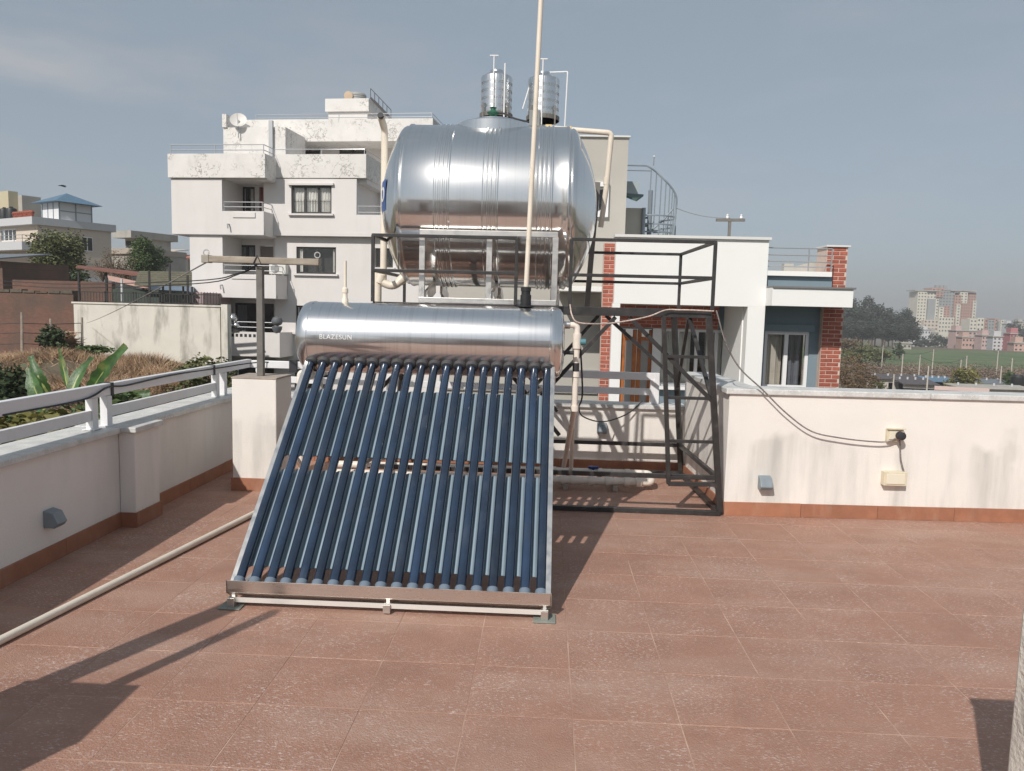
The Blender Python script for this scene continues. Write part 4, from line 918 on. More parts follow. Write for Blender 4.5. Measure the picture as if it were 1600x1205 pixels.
for k, (px, py, lb__) in enumerate(((362, 495, 'bundle of steel pots stacked on the first-floor balcony end'), (433, 512, 'grey round pot standing on the balcony corner by the plants'))):
    x, z = A.p(px, py, 0); w0 = aworld(x, .0, e1[3]+.003)
    t = thing('balcony_pots', lb__, 'pots', w0)
    if k == 0:
        for dx, dz, r in ((-.1, .30, .2), (.22, .28, .17), (.05, .62, .24)): MB().lathe([(0, -r), (r*.7, -r*.75), (r, -r*.1), (r*.75, r*.6), (r*.5, r*.75), (r*.6, r*.9), (0, r*.9)], w0+Vector((dx, 0, dz)), 'z', 16).build('pot', M_steel_small, t, smooth=50)
        MB().box(w0.x-.4, w0.x+.4, w0.y-.2, w0.y+.2, w0.z, w0.z+.1).build('shelf', M_dark, t)
    else:
        MB().lathe([(0, 0), (.14, 0), (.22, .16), (.24, .28), (.2, .30), (0, .26)], w0, 'z', 16).build('pot', mat('grey_pot', (.12, .13, .14), .6), t, smooth=50)
        MB().lathe([(0, .3), (.2, .38), (.27, .52), (.2, .7), (0, .76)], w0, 'z', 14).build('round_jar', mat('grey_pot', (.12, .13, .14), .6), t, smooth=50)

# ---------------------------------------------------------------- neighbouring house on the right
N = Fac(960, 420, 13, 0.0, ground=-4.0)
nh = N.thing('neighbour_house', 'white and grey-blue house with red brick columns and a wooden door', 'building')
R = N.rect
fr = R(961, 373, 1199, 477); MB().box(fr[0], fr[1], 0, .30, fr[2], fr[3]).build('front_beam', M_nh, nh, local=True)
MB().box(fr[0]-.03, fr[1]+.03, -.05, .35, fr[3]+.001, fr[3]+.045).build('roof_coping', mat('pale_stone', (.66, .66, .64), .7), nh, local=True)
MB().box(fr[0]+.02, fr[1]-.02, .302, 4.0, fr[2]+.05, fr[3]-.06).build('roof_slab', M_nh, nh, local=True)
lpz = R(954, 470, 966, 640); MB().box(lpz[0], lpz[1], .0, .18, .2, fr[2]-.001).build('front_pillar', M_nh, nh, local=True)
rpz = R(1165, 477, 1194, 610); MB().box(rpz[0], fr[1], 0, .25, 0, fr[2]-.001).build('front_pillar', M_nh, nh, local=True)
MB().box(rpz[0]-.02, rpz[0]+.16, .251, 1.6, 0, fr[2]+.04).build('porch_side_wall', M_nh, nh, local=True)
# porch back wall with door and wide window
DP = 1.6
pw = R(940, 470, 1170, 660, DP); dr = R(968, 514, 1018, 690, DP); ww = R(1027, 515, 1150, 604, DP)
dr = (dr[0], dr[1], .35, dr[3])
wall_holes(pw[0], pw[1]+.3, .2, fr[2]+.04, DP, DP+.2, [dr, ww]).build('porch_wall', M_nhb, nh, local=True)
MB().box(dr[1]-.02, ww[0]+.06, DP-.03, DP-.001, .3, dr[3]+.02).build('door_jamb', M_frame_w, nh, local=True)
MB().box(dr[0]-.14, dr[0]-.001, DP-.03, DP-.001, .3, dr[3]+.02).build('door_jamb', M_nh, nh, local=True)
M_door = mat('orange_wood', (.40, .13, .035), .4, var=.35, vscale=5, stain=(.16, .05, .02), stain_amt=.7, stain_scale=(14, 14, 2.5))
M_dpan = mat('frosted_panel', (.34, .33, .32), .4)
wd_ = (dr[1]-dr[0])/2
for k in range(2):
    x0 = dr[0]+wd_*k+.006; x1 = x0+wd_-.012; b = MB(); hgt = dr[3]-dr[2]; st_ = .075
    b.box(x0, x0+st_, DP+.03, DP+.08, dr[2], dr[3]-.01); b.box(x1-st_, x1, DP+.03, DP+.08, dr[2], dr[3]-.01)
    for f in (0, .30, .62, .955): b.box(x0+st_, x1-st_, DP+.03, DP+.08, dr[2]+hgt*f, dr[2]+hgt*f+.07)
    dl = b.build('door_leaf', M_door, nh, local=True, bevel=.006)
    for f0, f1 in ((.0, .30), (.30, .62), (.62, .955)):
        MB().box(x0+st_, x1-st_, DP+.05, DP+.065, dr[2]+hgt*f0+.07, dr[2]+hgt*f1).build('door_panel', M_dpan, dl, local=True)
window(nh, ww, DP+.05, 4, frame=M_frame_w, fw=.05, curtain=(M_curt, [(0, .45), (.62, 1)]))
MB().box(ww[0]-.05, ww[1]+.1, DP-.16, DP-.001, ww[2]-.06, ww[2]-.002).build('window_sill', M_frame_w, nh, local=True)
# right wing
DW = .55
wg = R(1190, 478, 1285, 640, DW); w2_ = R(1193, 518, 1263, 607, DW)
wall_holes(fr[1]-.05, wg[1], 0, wg[3]+.1, DW, DW+.2, [w2_]).build('wing_wall', M_nhb, nh, local=True)
window(nh, w2_, DW+.03, 2, frame=M_frame_w, fw=.055, curtain=[(mat('beige_curtain', (.50, .46, .40), .9, var=.08), [(.03, .47)]), (mat('slate_curtain', (.14, .15, .18), .9, var=.1), [(.54, .92)])])
MB().box(w2_[0]-.06, w2_[1]+.06, DW-.05, DW-.001, w2_[3]+.001, w2_[3]+.12).build('window_head', M_nhb, nh, local=True)
cn_ = R(1196, 451, 1333, 479, -.35); MB().box(fr[1]+.002, cn_[1], -.35, 2.2, cn_[2], cn_[3]).build('canopy_slab', M_nh, nh, local=True)
MB().box(fr[1]+.002, cn_[1]+.03, -.38, 2.2, cn_[3]+.001, cn_[3]+.03).build('canopy_coping', mat('dark_coping', (.17, .17, .17), .7), nh, local=True)
bd = R(1199, 432, 1300, 450, .1); MB().box(fr[1]+.002, bd[1], .1, 2.1, cn_[3]+.032, bd[3]).build('upper_band', M_nhb, nh, local=True)
sl = R(1199, 424, 1300, 432, .02); MB().box(fr[1]+.002, sl[1], .02, 2.1, bd[3]+.001, sl[3]).build('upper_sill', M_nh, nh, local=True)
gb = R(1232, 402, 1296, 425, 1.0)
b = MB(); b.add([(gb[0], 1.0, sl[3]), (gb[1], 1.0, sl[3]), (gb[1], 1.0, gb[3]), (gb[0], 1.0, sl[3]+.1), (gb[0], 1.2, sl[3]), (gb[1], 1.2, sl[3]), (gb[1], 1.2, gb[3]), (gb[0], 1.2, sl[3]+.1)], [(0, 1, 2, 3), (7, 6, 5, 4), (0, 4, 5, 1), (1, 5, 6, 2), (2, 6, 7, 3), (3, 7, 4, 0)])
b.build('stair_cheek', M_nhg, nh, local=True)
gx = R(1225, 412, 1240, 425, .8); MB().box(gx[0], gx[1], .8, .95, sl[3], gx[3]).build('stub_block', M_nhg, nh, local=True)
rails(nh, [(fr[1]+.02, .12), (fr[1]+.7, .12), (bd[1]-.02, .12)], [R(1240, y, 1250, y, .12)[2] for y in (388, 399, 409, 417)], r=.011)
# brick columns and brick band, brick by brick
brick_mesh = {}
def bricks(parent, xa, xb, za, zb, d, L_=.21, h=.060, gap=.010, depth=.007, ret=None):
    """bricks laid in stretcher courses on the face at depth d"""
    nrow = max(1, round((zb-za)/(h+gap))); hh = (zb-za)/nrow-gap
    for r_ in range(nrow):
        z = za+r_*(hh+gap)+gap/2; x = xa-(L_/2 if r_ % 2 else 0)
        while x < xb-.02:
            x0, x1 = max(x, xa), min(x+L_, xb)
            if x1-x0 > .03:
                key = (round(x1-x0-gap, 3), round(hh, 3))
                if key not in brick_mesh:
                    w, e = key[0]/2, key[1]; me = bpy.data.meshes.new('brick'); c = .006
                    v = [(-w, 0, 0), (w, 0, 0), (w, 0, e), (-w, 0, e), (-w+c, -depth, c), (w-c, -depth, c), (w-c, -depth, e-c), (-w+c, -depth, e-c)]
                    me.from_pydata(v, [], [(4, 5, 6, 7), (0, 1, 5, 4), (1, 2, 6, 5), (2, 3, 7, 6), (3, 0, 4, 7)]); me.materials.append(M_brick); brick_mesh[key] = me
                o = bpy.data.objects.new('brick', brick_mesh[key]); COL.objects.link(o); o.parent = parent; o.location = ((x0+x1)/2, d+rnd.uniform(-.002, .002), z)
            x += L_
bc = R(1285, 386, 1317, 640, .40)
col = MB().box(bc[0], bc[1], .41, .9, .6, bc[3]).build('brick_column', M_mortar, nh, local=True); WL[col] = Vector((0, 0, 0))
bricks(col, bc[0], bc[1], 2.9, bc[3], .409)
MB().box(bc[0]-.03, bc[1]+.03, .37, .93, bc[3]+.001, bc[3]+.03).build('column_cap', mat('pale_stone', (.66, .66, .64), .7), nh, local=True)
bc2 = R(939.5, 380, 957.5, 640, .22); col2 = MB().box(bc2[0], bc2[1], .22, .42, .6, bc2[3]).build('brick_column', M_mortar, nh, local=True); WL[col2] = Vector((0, 0, 0))
bricks(col2, bc2[0], bc2[1], 2.9, bc2[3], .219)
bnd = R(966, 477, 1123, 513, DP-.06); band = MB().box(bnd[0], bnd[1], DP-.06, DP-.001, bnd[2], fr[2]+.04).build('brick_band', M_mortar, nh, local=True); WL[band] = Vector((0, 0, 0))
bricks(band, bnd[0], bnd[1], bnd[2], fr[2]-.01, DP-.061)
# grey stair tower of the same house, behind
gt = R(700, 213, 974, 640, 2.2); gw = R(934, 293, 945, 330, 2.2)
wall_holes(gt[0], gt[1], .2, gt[3], 2.2, 2.4, [gw]).build('tower_wall', M_nhg, nh, local=True)
MB().box(gt[1]-.22, gt[1]-.001, 2.402, 5.2, .2, gt[3]).build('tower_side_wall', M_nhg, nh, local=True)
MB().box(gt[0], gt[1]-.23, 2.402, 5.2, gt[3]-.5, gt[3]-.3).build('tower_roof', M_nhg, nh, local=True)
MB().box(gt[0]-.03, gt[1]+.03, 2.15, 2.45, gt[3]+.001, gt[3]+.03).build('tower_coping', mat('pale_stone', (.66, .66, .64), .7), nh, local=True)
window(nh, gw, 2.25, 1, frame=M_frame_w, fw=.03)
gs = R(929, 284, 951, 339, 2.12); b = wall_holes(gs[0], gs[1], gs[2], gs[3], 2.12, 2.199, [(gw[0]-.01, gw[1]+.01, gw[2]-.01, gw[3]+.01)]); b.build('window_surround', M_frame_w, nh, local=True)
lg = R(870, 447, 948, 455, .9); MB().box(lg[0], lg[1], .9, 2.19, lg[2], lg[3]).build('side_canopy', M_nh, nh, local=True)
lw_ = R(896, 520, 940, 600, 2.2)
for k in range(5):
    zz = 2.6+k*.42; MB().box(gt[0], lg[1]-.02, 2.15, 2.198, zz, zz+.05).build('wall_moulding', mat('grey_moulding', (.30, .29, .27), .9), nh, local=True)
# dark porch of the roof room by the spiral stair
rr = R(972, 318, 1013, 371, 2.9); MB().box(rr[0], rr[1], 3.6, 3.8, fr[3]+.05, rr[3]).build('roof_room_wall', M_nhg, nh, local=True)
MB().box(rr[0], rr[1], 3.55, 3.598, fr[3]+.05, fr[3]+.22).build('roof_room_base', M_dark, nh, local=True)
pn = R(973, 272, 1007, 294, 3.0); MB().box(pn[0], pn[1], 3.9, 4.0, pn[2], pn[3]).build('water_trough', mat('pale_blue_grey', (.33, .38, .40), .8), nh, local=True)
aw = R(973, 296, 1006, 316, 2.6)
b = MB().add([(aw[0], 3.5, aw[3]+.02), (aw[1]+.1, 3.5, aw[3]), (aw[1]-.15, 2.5, aw[2]), (aw[0], 2.5, aw[2]+.1), (aw[0], 3.5, aw[3]+.06), (aw[1]+.1, 3.5, aw[3]+.04), (aw[1]-.15, 2.5, aw[2]+.04), (aw[0], 2.5, aw[2]+.14)], [(0, 1, 2, 3), (7, 6, 5, 4), (0, 4, 5, 1), (1, 5, 6, 2), (2, 6, 7, 3), (3, 7, 4, 0)])
b.build('awning', mat('dark_green_sheet', (.05, .09, .075), .6), nh, local=True)
for k in range(1): MB().tube([(rr[1]-.02, 3.55, fr[3]+.05), (rr[1]-.02, 3.55, rr[3])], .04, 8).build('porch_post', M_lampgrey, nh, local=True)

# ---- spiral stair on that roof
def nworld(x, d, z): return N.o+Vector((x, d, z))
sx0 = N.p(1006, 370, 4.6); sxr = N.p(1056, 330, 4.6); top_z = N.p(1010, 258, 4.6)[1]; base_z = fr[3]+.05
xc = N.p(1015, 340, 4.6)[0]; Rr = sxr[0]-xc
ss = thing('spiral_stair', 'grey steel spiral stair on the roof of the neighbouring house', 'stair', nworld(xc, 4.6, base_z))
c0 = nworld(xc, 4.6, 0); Ht = top_z-base_z
MB().tube([c0+Vector((0, 0, base_z)), c0+Vector((0, 0, base_z+Ht*.72))], .05, 10).build('column', M_lampgrey, ss, smooth=40)
NS = 6
for k in range(NS):
    a = math.radians(-60+k*34); z = base_z+.12+k*(Ht*.42/NS); d1 = Vector((math.cos(a), math.sin(a), 0)); d2 = Vector((math.cos(a+.5), math.sin(a+.5), 0))
    vs = [c0+Vector((0, 0, z)), c0+d1*Rr+Vector((0, 0, z)), c0+d2*Rr+Vector((0, 0, z))]; vs += [v+Vector((0, 0, .035)) for v in vs]
    MB().add(vs, [(0, 2, 1), (3, 4, 5), (0, 1, 4, 3), (1, 2, 5, 4), (2, 0, 3, 5)]).build('tread', M_lampgrey, ss)
    for aa in ():
        p = c0+Vector((math.cos(aa)*Rr, math.sin(aa)*Rr, z)); MB().tube([p, p+Vector((0, 0, 1.0))], .014, 6).build('baluster', M_lampgrey, ss)
path = [c0+Vector((math.cos(math.radians(-60+t*34))*Rr, math.sin(math.radians(-60+t*34))*Rr, base_z+1.12+t*(Ht*.62/NS))) for t in [i*.25 for i in range(NS*4)]]
MB().tube([nworld(N.p(x, y, 4.2)[0], 4.2, N.p(x, y, 4.2)[1]) for x, y in ((1016, 362), (1036, 345), (1052, 326))], .02, 6).build('handrail', M_lampgrey, ss)
cage = [c0+Vector((Rr*math.cos(math.radians(a)), Rr*math.sin(math.radians(a)), 0)) for a in range(-80, 60, 14)]
pts = []
for k, p in enumerate(cage):
    t = k/(len(cage)-1); zt = base_z+Ht*(1-.62*(1-abs(1-2*min(t, .5)))*.0) 
    pts.append(p)
for py in (341, 354, 366):                         # hoops of the cage
    q = N.p(1015, py, 4.6); zz = q[1]; MB().tube([c0+Vector((Rr*math.cos(math.radians(a)), Rr*math.sin(math.radians(a)), zz)) for a in range(-120, 61, 20)], .018, 6).build('hoop', M_lampgrey, ss, smooth=60)
for a in range(-110, 61, 17):
    p = c0+Vector((Rr*math.cos(math.radians(a)), Rr*math.sin(math.radians(a)), 0)); MB().tube([p+Vector((0, 0, base_z)), p+Vector((0, 0, base_z+.62))], .011, 6).build('baluster', M_lampgrey, ss)
# curved outer guard whose top rail swings down to the right
gp = [(1011, 259), (1022, 266), (1034, 277), (1045, 288), (1053, 299), (1057, 311), (1056, 330), (1054, 350), (1052, 368)]
gw_ = [nworld(N.p(x, y, 4.2)[0], 4.2, N.p(x, y, 4.2)[1]) for x, y in gp]
MB().tube(spline(gw_), .022, 6).build('guard_rail', M_lampgrey, ss, smooth=60)
tp = [nworld(N.p(x, y, 4.2)[0], 4.2, N.p(x, y, 4.2)[1]) for x, y in ((973, 258), (1011, 259))]; MB().tube(tp, .02, 6).build('guard_rail', M_lampgrey, ss)
tp = [nworld(N.p(x, y, 4.2)[0], 4.2, N.p(x, y, 4.2)[1]) for x, y in ((973, 266), (1018, 267))]; MB().tube(tp, .014, 6).build('guard_rail', M_lampgrey, ss)
for x, y in ((1018, 263), (1026, 270), (1034, 277), (1041, 284), (1047, 291), (1051, 297), (1054, 304)):
    xx, zz = N.p(x, y, 4.2); p = nworld(xx, 4.2, zz); q = nworld(xx-.02, 4.2, max(base_z, zz-1.3)); MB().tube([p, q], .012, 6).build('baluster', M_lampgrey, ss)
o = MB().tube([nworld(*(lambda q: (q[0], 4.2, q[1]))(N.p(1021, 259, 4.2))), nworld(*(lambda q: (q[0], 4.2, q[1]))(N.p(1022, 246, 4.2)))], .012, 6).build('lightning_rod', M_lampgrey); tag(o, 'thin rod with a small white tip above the spiral stair', 'rod')
MB().lathe([(0, -.03), (.03, 0), (0, .03)], nworld(*(lambda q: (q[0], 4.2, q[1]))(N.p(1022, 245, 4.2))), 'z', 8).build('tip', M_frame_w, o)
# ---- T shaped cable post on that roof
tq = N.p(1139, 372, 2.0); tz = N.p(1139, 346, 2.0)[1]; w0 = nworld(tq[0], 2.0, fr[3]-.06)
tpst = thing('cable_post', 'dark T shaped cable post on the white roof', 'post', w0)
MB().bar(w0, nworld(tq[0], 2.0, tz), .05).build('post', M_post, tpst); MB().bar(nworld(tq[0]-.26, 2.0, tz+.02), nworld(tq[0]+.28, 2.0, tz+.03), .06, .05).build('cross_arm', M_post, tpst)
for dx in (-.05, .21): MB().lathe([(.02, 0), (.03, .02), (.02, .05), (.03, .07), (0, .09)], nworld(tq[0]+dx, 2.0, tz+.05), 'z', 8).build('insulator', M_frame_w, tpst)
cable('overhead_cable', arc(nworld(N.p(1056, 325, 4.2)[0], 4.2, N.p(1056, 325, 4.2)[1]), nworld(tq[0], 2.0, tz+.06), .06), .006, M_gcable, 'thin wire from the spiral stair to the T shaped post')
# ---- two upright steel tanks on the grey stair tower
def small_tank(px, pyb, pyt, d, label):
    xb_, zb_ = N.p(px, pyb, d); _, zt = N.p(px, pyt, d); H_ = zt-zb_; w0 = nworld(xb_, d, zb_); r = .335
    t = thing('upright_water_tank', label, 'water tank', w0, 'upright tanks on the stair tower')
    pr = [(r*.98, 0), (r, .02)]
    for k in range(1, 5):
        z = H_*.84*k/5; pr += [(r, z-.03), (r-.012, z-.022), (r-.012, z-.008), (r, z), (r-.012, z+.008), (r-.012, z+.022), (r, z+.03)]
    pr += [(r, H_*.82), (r*.97, H_*.85), (r*.45, H_*.965), (r*.42, H_), (0, H_)]
    MB().lathe(pr, w0, 'z', 40).build('barrel', M_steel_small, t, smooth=30)
    MB().lathe([(r+.02, -.05), (r+.02, .035), (r+.005, .035), (r+.005, -.05)], w0, 'z', 32).build('base_ring', M_post, t)
    for k in range(4):
        a = math.radians(45+90*k); p = w0+Vector((math.cos(a)*(r+.03), math.sin(a)*(r+.03), 0)); MB().bar(p-Vector((0, 0, zb_-gt[3]+.3)), p+Vector((0, 0, .22)), .03).build('stand_leg', M_post, t)
    return t, w0, H_
t1, wa, h_ = small_tank(775, 182, 111, 3.9, 'upright steel tank with a plain pipe tee on top of the stair tower')
t2_, wb, h2_ = small_tank(848, 186, 114, 3.9, 'upright steel tank with a bent white pipe on top of the stair tower')
MB().tube([wa+Vector((-.04, -.36, .1)), wa+Vector((-.04, -.36, h_+.20))], .014, 8).build('vent_pipe', M_frame_w, t1); MB().tube([wa+Vector((-.13, -.36, h_+.20)), wa+Vector((.05, -.36, h_+.20))], .016, 8).build('vent_tee', M_frame_w, t1)
MB().tube([wa+Vector((.19, -.33, -.1)), wa+Vector((.19, -.33, h_+.06))], .017, 8).build('riser', M_frame_w, t1)
MB().tube([wb+Vector((-.02, -.36, -.2)), wb+Vector((-.02, -.36, h2_+.17))], .014, 8).build('vent_pipe', M_frame_w, t2_); MB().tube([wb+Vector((-.10, -.36, h2_+.17)), wb+Vector((.07, -.36, h2_+.17))], .016, 8).build('vent_tee', M_frame_w, t2_)
MB().tube(elbow([wb+Vector((.10, 0, h2_+.01)), wb+Vector((.50, -.1, h2_)), wb+Vector((.47, -.1, -.3))], .03), .016, 8).build('bent_pipe', M_frame_w, t2_)
MB().tube([wb+Vector((-.30, -.33, .55)), wb+Vector((-.42, -.4, .10))], .013, 8).build('stay', M_frame_w, t2_)

# ================================================================== terrain
def ss(t): t = np.clip(t, 0, 1); return t*t*(3-2*t)
def ground(x, y):
    x = np.asarray(x, float); y = np.asarray(y, float)
    z = -5.2-3.8*ss((y-25)/65)-0.032*np.clip(y-270, 0, 420)
    b = 3.4+np.clip(y-13, 0, 400)*0.46
    p = ss((-x-b)/2.6)*ss((y-11.5)/4.0)*(1-ss((y-150)/120))
    z = z*(1-p)+(-0.95+0.16*np.sin(x*.9+1)*np.sin(y*.7)+.10*np.sin(x*2.3+y*1.9)+.72*np.exp(-((y-19.5)/3.2)**2)*ss((-x-6.8)/2.6))*p
    return z
gx = np.unique(np.concatenate([np.linspace(-3000, -120, 16), np.linspace(-120, -30, 46), np.linspace(-30, 12, 85), np.linspace(12, 140, 40), np.linspace(140, 3000, 26)]))
gy = np.unique(np.concatenate([np.linspace(-2500, -40, 12), np.linspace(-40, 8, 10), np.linspace(8, 45, 75), np.linspace(45, 320, 90), np.linspace(320, 3500, 30)]))
XX, YY = np.meshgrid(gx, gy); ZZ = ground(XX, YY); nx_, ny_ = len(gx), len(gy)
idx = np.arange(nx_*ny_).reshape(ny_, nx_)
FQ = np.stack([idx[:-1, :-1].ravel(), idx[:-1, 1:].ravel(), idx[1:, 1:].ravel(), idx[1:, :-1].ravel()], 1)
M_ground = mat('dry_earth', (.15, .115, .08), .95, var=.3, vscale=.25, stain=(.085, .095, .04), stain_amt=.8, stain_scale=(.02, .02, .02), stain_lo=.42, stain_hi=.62, bump=.4, bscale=1.5)
tag(rawmesh('ground', np.stack([XX.ravel(), YY.ravel(), ZZ.ravel()], 1), FQ, M_ground, smooth=True, origin=(0, 0, -10)), kind='structure')

# ================================================================== foliage helpers
RNG = np.random.default_rng(11)
def leafmat(name, c, var=.35, vs=3.0, rough=.6):
    m = mat(name, c, rough, var=var, vscale=vs, vdetail=3); b = m.node_tree.nodes['Principled BSDF']; b.inputs['Subsurface Weight'].default_value = 0.0
    return m
def leaf_quads(P, size, aspect=2.0, droop=0.0, flat=0.4):
    """one small pointed face per point, random directions"""
    n = len(P); d = RNG.normal(size=(n, 3)); d[:, 2] = d[:, 2]*flat-droop; d /= np.linalg.norm(d, axis=1)[:, None]
    u = RNG.normal(size=(n, 3)); u -= d*(u*d).sum(1)[:, None]; u /= np.linalg.norm(u, axis=1)[:, None]
    s = size*RNG.uniform(.6, 1.4, n)[:, None]; w = s/aspect
    a, b, c, e = P-d*s*.5, P+u*w*.5, P+d*s*.5, P-u*w*.5
    V = np.stack([a, b, c, e], 1).reshape(-1, 3); Fq = np.arange(4*n).reshape(-1, 4)
    return V, Fq
def crown_points(c, rx, ry, rz, n, clumps=40, clump_r=.28, shell=.75):
    """leaves gathered in clumps on an uneven crown"""
    k = clumps; d = RNG.normal(size=(k, 3)); d /= np.linalg.norm(d, axis=1)[:, None]
    r = shell+RNG.uniform(-.42, .27, k); cc = d*r[:, None]
    cr_r = clump_r*RNG.uniform(.6, 1.5, k); which = RNG.integers(0, k, n)
    q = RNG.normal(size=(n, 3)); q /= np.linalg.norm(q, axis=1)[:, None]; q *= (RNG.uniform(0, 1, n)**.45)[:, None]
    return (cc[which]+q*cr_r[which][:, None])*np.array([rx, ry, rz])+np.array(c)
M_bark = mat('tree_bark', (.12, .09, .065), .9, var=.3, vscale=6)
def tree(name, label, base, height, crown, m_leaf, n=3500, leaf=.12, clumps=40, trunk_r=.12, group=None, limbs=6, clump_r=.28, lean=0):
    """crown = (rx, ry, rz, centre height)"""
    base = Vector(base); rx, ry, rz, ch = crown; t = thing(name, label, 'tree', base, group)
    b = MB(); c = base+Vector((lean, 0, ch)); b.tube([base-Vector((0, 0, .3)), base.lerp(c, .45)+Vector((rnd.uniform(-.1, .1)*rx, 0, 0)), c, c+Vector((0, 0, rz*.6))], [trunk_r, trunk_r*.75, trunk_r*.5, trunk_r*.12], 8)
    for k in range(limbs):
        a = k*2.4+rnd.uniform(-.4, .4); s = base.lerp(c, rnd.uniform(.45, .85)); e = c+Vector((math.cos(a)*rx*.75, math.sin(a)*ry*.75, rnd.uniform(-.2, .6)*rz))
        b.tube([s, s.lerp(e, .5)+Vector((0, 0, .1*rz)), e], [trunk_r*.45, trunk_r*.28, trunk_r*.08], 6)
    b.build('trunk', M_bark, t, smooth=50)
    V, Fq = leaf_quads(crown_points(c, rx, ry, rz, n, clumps, clump_r), leaf); rawmesh('crown', V, Fq, m_leaf, t)
    return t
def bush(name, label, base, rx, ry, rz, m_leaf, n=1500, leaf=.1, cat='bush', clumps=18, group=None, clump_r=.4, aspect=2.0, twigs=9):
    base = Vector(base); t = thing(name, label, cat, base, group); b = MB()
    for k in range(twigs):
        a = k*2.4; e = base+Vector((math.cos(a)*rx*.7, math.sin(a)*ry*.7, rz*rnd.uniform(.7, 1.5))); b.tube([base, base.lerp(e, .5)+Vector((0, 0, .1*rz)), e], [.03*rz, .02*rz, .006*rz], 5)
    b.build('stem', M_bark, t)
    V, Fq = leaf_quads(crown_points(base+Vector((0, 0, rz*.75)), rx, ry, rz, n, clumps, clump_r), leaf, aspect); rawmesh('foliage', V, Fq, m_leaf, t)
    return t
L_dark = leafmat('dark_leaf', (.048, .072, .028)); L_mid = leafmat('mid_leaf', (.075, .115, .036)); L_olive = leafmat('olive_leaf', (.115, .125, .045))
L_yel = leafmat('yellow_green_leaf', (.16, .15, .035)); L_far = leafmat('far_leaf', (.034, .046, .032), .65, .16); L_dry = leafmat('dry_leaf', (.15, .10, .055)); L_banana = mat('banana_leaf', (.040, .095, .022), .45, var=.45, vscale=9, bump=.5, bscale=30, stain=(.22, .19, .05), stain_amt=.7, stain_scale=(4, 4, 4), stain_lo=.58, stain_hi=.72)
def gz(x, y): return float(ground(x, y))
def gpt(px, Y):                                     # a spot on the ground Y metres away in the direction of a pixel column
    p = at(px, 480, Y); return Vector((p.x, Y, gz(p.x, Y)))

# ---- dry grass on the bank at the left: nobody could count the blades
n = 90000
Y_ = RNG.uniform(12.5, 27, n); fx = RNG.uniform(-.74, -.39, n); X_ = Y_*fx
clump = (np.sin(X_*1.9+Y_*.8)+np.sin(X_*.7-Y_*1.7)+RNG.normal(0, .5, n)) > -.55
X_, Y_ = X_[clump], Y_[clump]; n = len(X_); Z_ = ground(X_, Y_)
H_ = RNG.uniform(.04, .34, n)*(1+.6*np.sin(X_*1.3)*np.sin(Y_*.9)); dx = RNG.normal(0, .24, n); dy = RNG.normal(0, .2, n); wv = .013; ang_ = RNG.uniform(0, 6.3, n)
B = np.stack([X_, Y_, Z_-.02], 1); ex = np.stack([np.cos(ang_), np.sin(ang_), np.zeros(n)], 1)*wv
V = np.stack([B-ex, B+ex, B+np.stack([dx, dy, H_], 1)], 1).reshape(-1, 3)
M_straw = leafmat('dry_straw', (.36, .24, .145), .6, 1.6)
half = len(V)//6*3
tag(rawmesh('dry_grass', V, np.arange(len(V)).reshape(-1, 3), M_straw), 'tangled dry brown grass covering the bank beyond the railing', 'grass', kind='stuff')
for (px, Y, s, nm, lb) in ((150, 15, 1.1, 'brushwood_heap', 'heap of dark cut brushwood on the dry bank'),):
    c = gpt(px, Y); t = thing(nm, lb, 'brushwood', c); b = MB()
    for k in range(90):
        a = rnd.uniform(0, 6.3); p = c+Vector((rnd.uniform(-1.6, 1.2), rnd.uniform(-.7, .7), rnd.uniform(.02, .35))); q = p+Vector((math.cos(a)*.9, math.sin(a)*.5, rnd.uniform(-.05, .3))); b.tube([p, q], [.018, .006], 4)
    b.build('sticks', mat('dark_twigs', (.10, .065, .05), .9, var=.4), t)

# ---- banana plant: every leaf a part
def banana_leaf(base, tip, width, t, torn=.06, twist=0.0, sag=.15):
    base, tip = Vector(base), Vector(tip); N_ = 16; d = tip-base; side = d.cross(Vector((math.sin(twist)*.4, -1, .35))).normalized(); up = side.cross(d).normalized()
    vs, fs = [], []
    for k in range(N_+1):
        s = k/N_; c = base.lerp(tip, s)+up*(sag*math.sin(s*math.pi)); w = width*(math.sin(min(1, s*1.15+.06)*math.pi*.92)**.6)
        if k % 3 == 2: w *= 1-rnd.uniform(0, torn*4)
        for q in (-1, -.5, 0, .5, 1): vs.append(c+side*(w*.5*q)+up*(abs(q)*w*.14))
    for k in range(N_):
        for j in range(4): a = k*5+j; fs.append((a, a+1, a+6, a+5))
    MB().add(vs, fs).build('leaf', L_banana, t, smooth=60)
    lf = t.children[-1]
    MB().tube([base+up*sag*0+up*(-.01)]+[base.lerp(tip, s)+up*(sag*math.sin(s*math.pi)-.012) for s in (.25, .5, .75, .95)], [.03, .024, .018, .011, .004], 6).build('midrib', mat('leaf_rib', (.30, .34, .12), .5), lf)
bb_ = gpt(120, 9.3)
bn = thing('banana_plant', 'banana plant with long torn leaves beyond the white railing', 'banana plant', bb_)
MB().tube([bb_-Vector((0, 0, .3)), bb_+Vector((0, 0, 2.3)), at(112, 690, 9.3)], [.17, .13, .09], 10).build('stem', mat('banana_stem', (.16, .15, .06), .7, var=.3), bn, smooth=50)
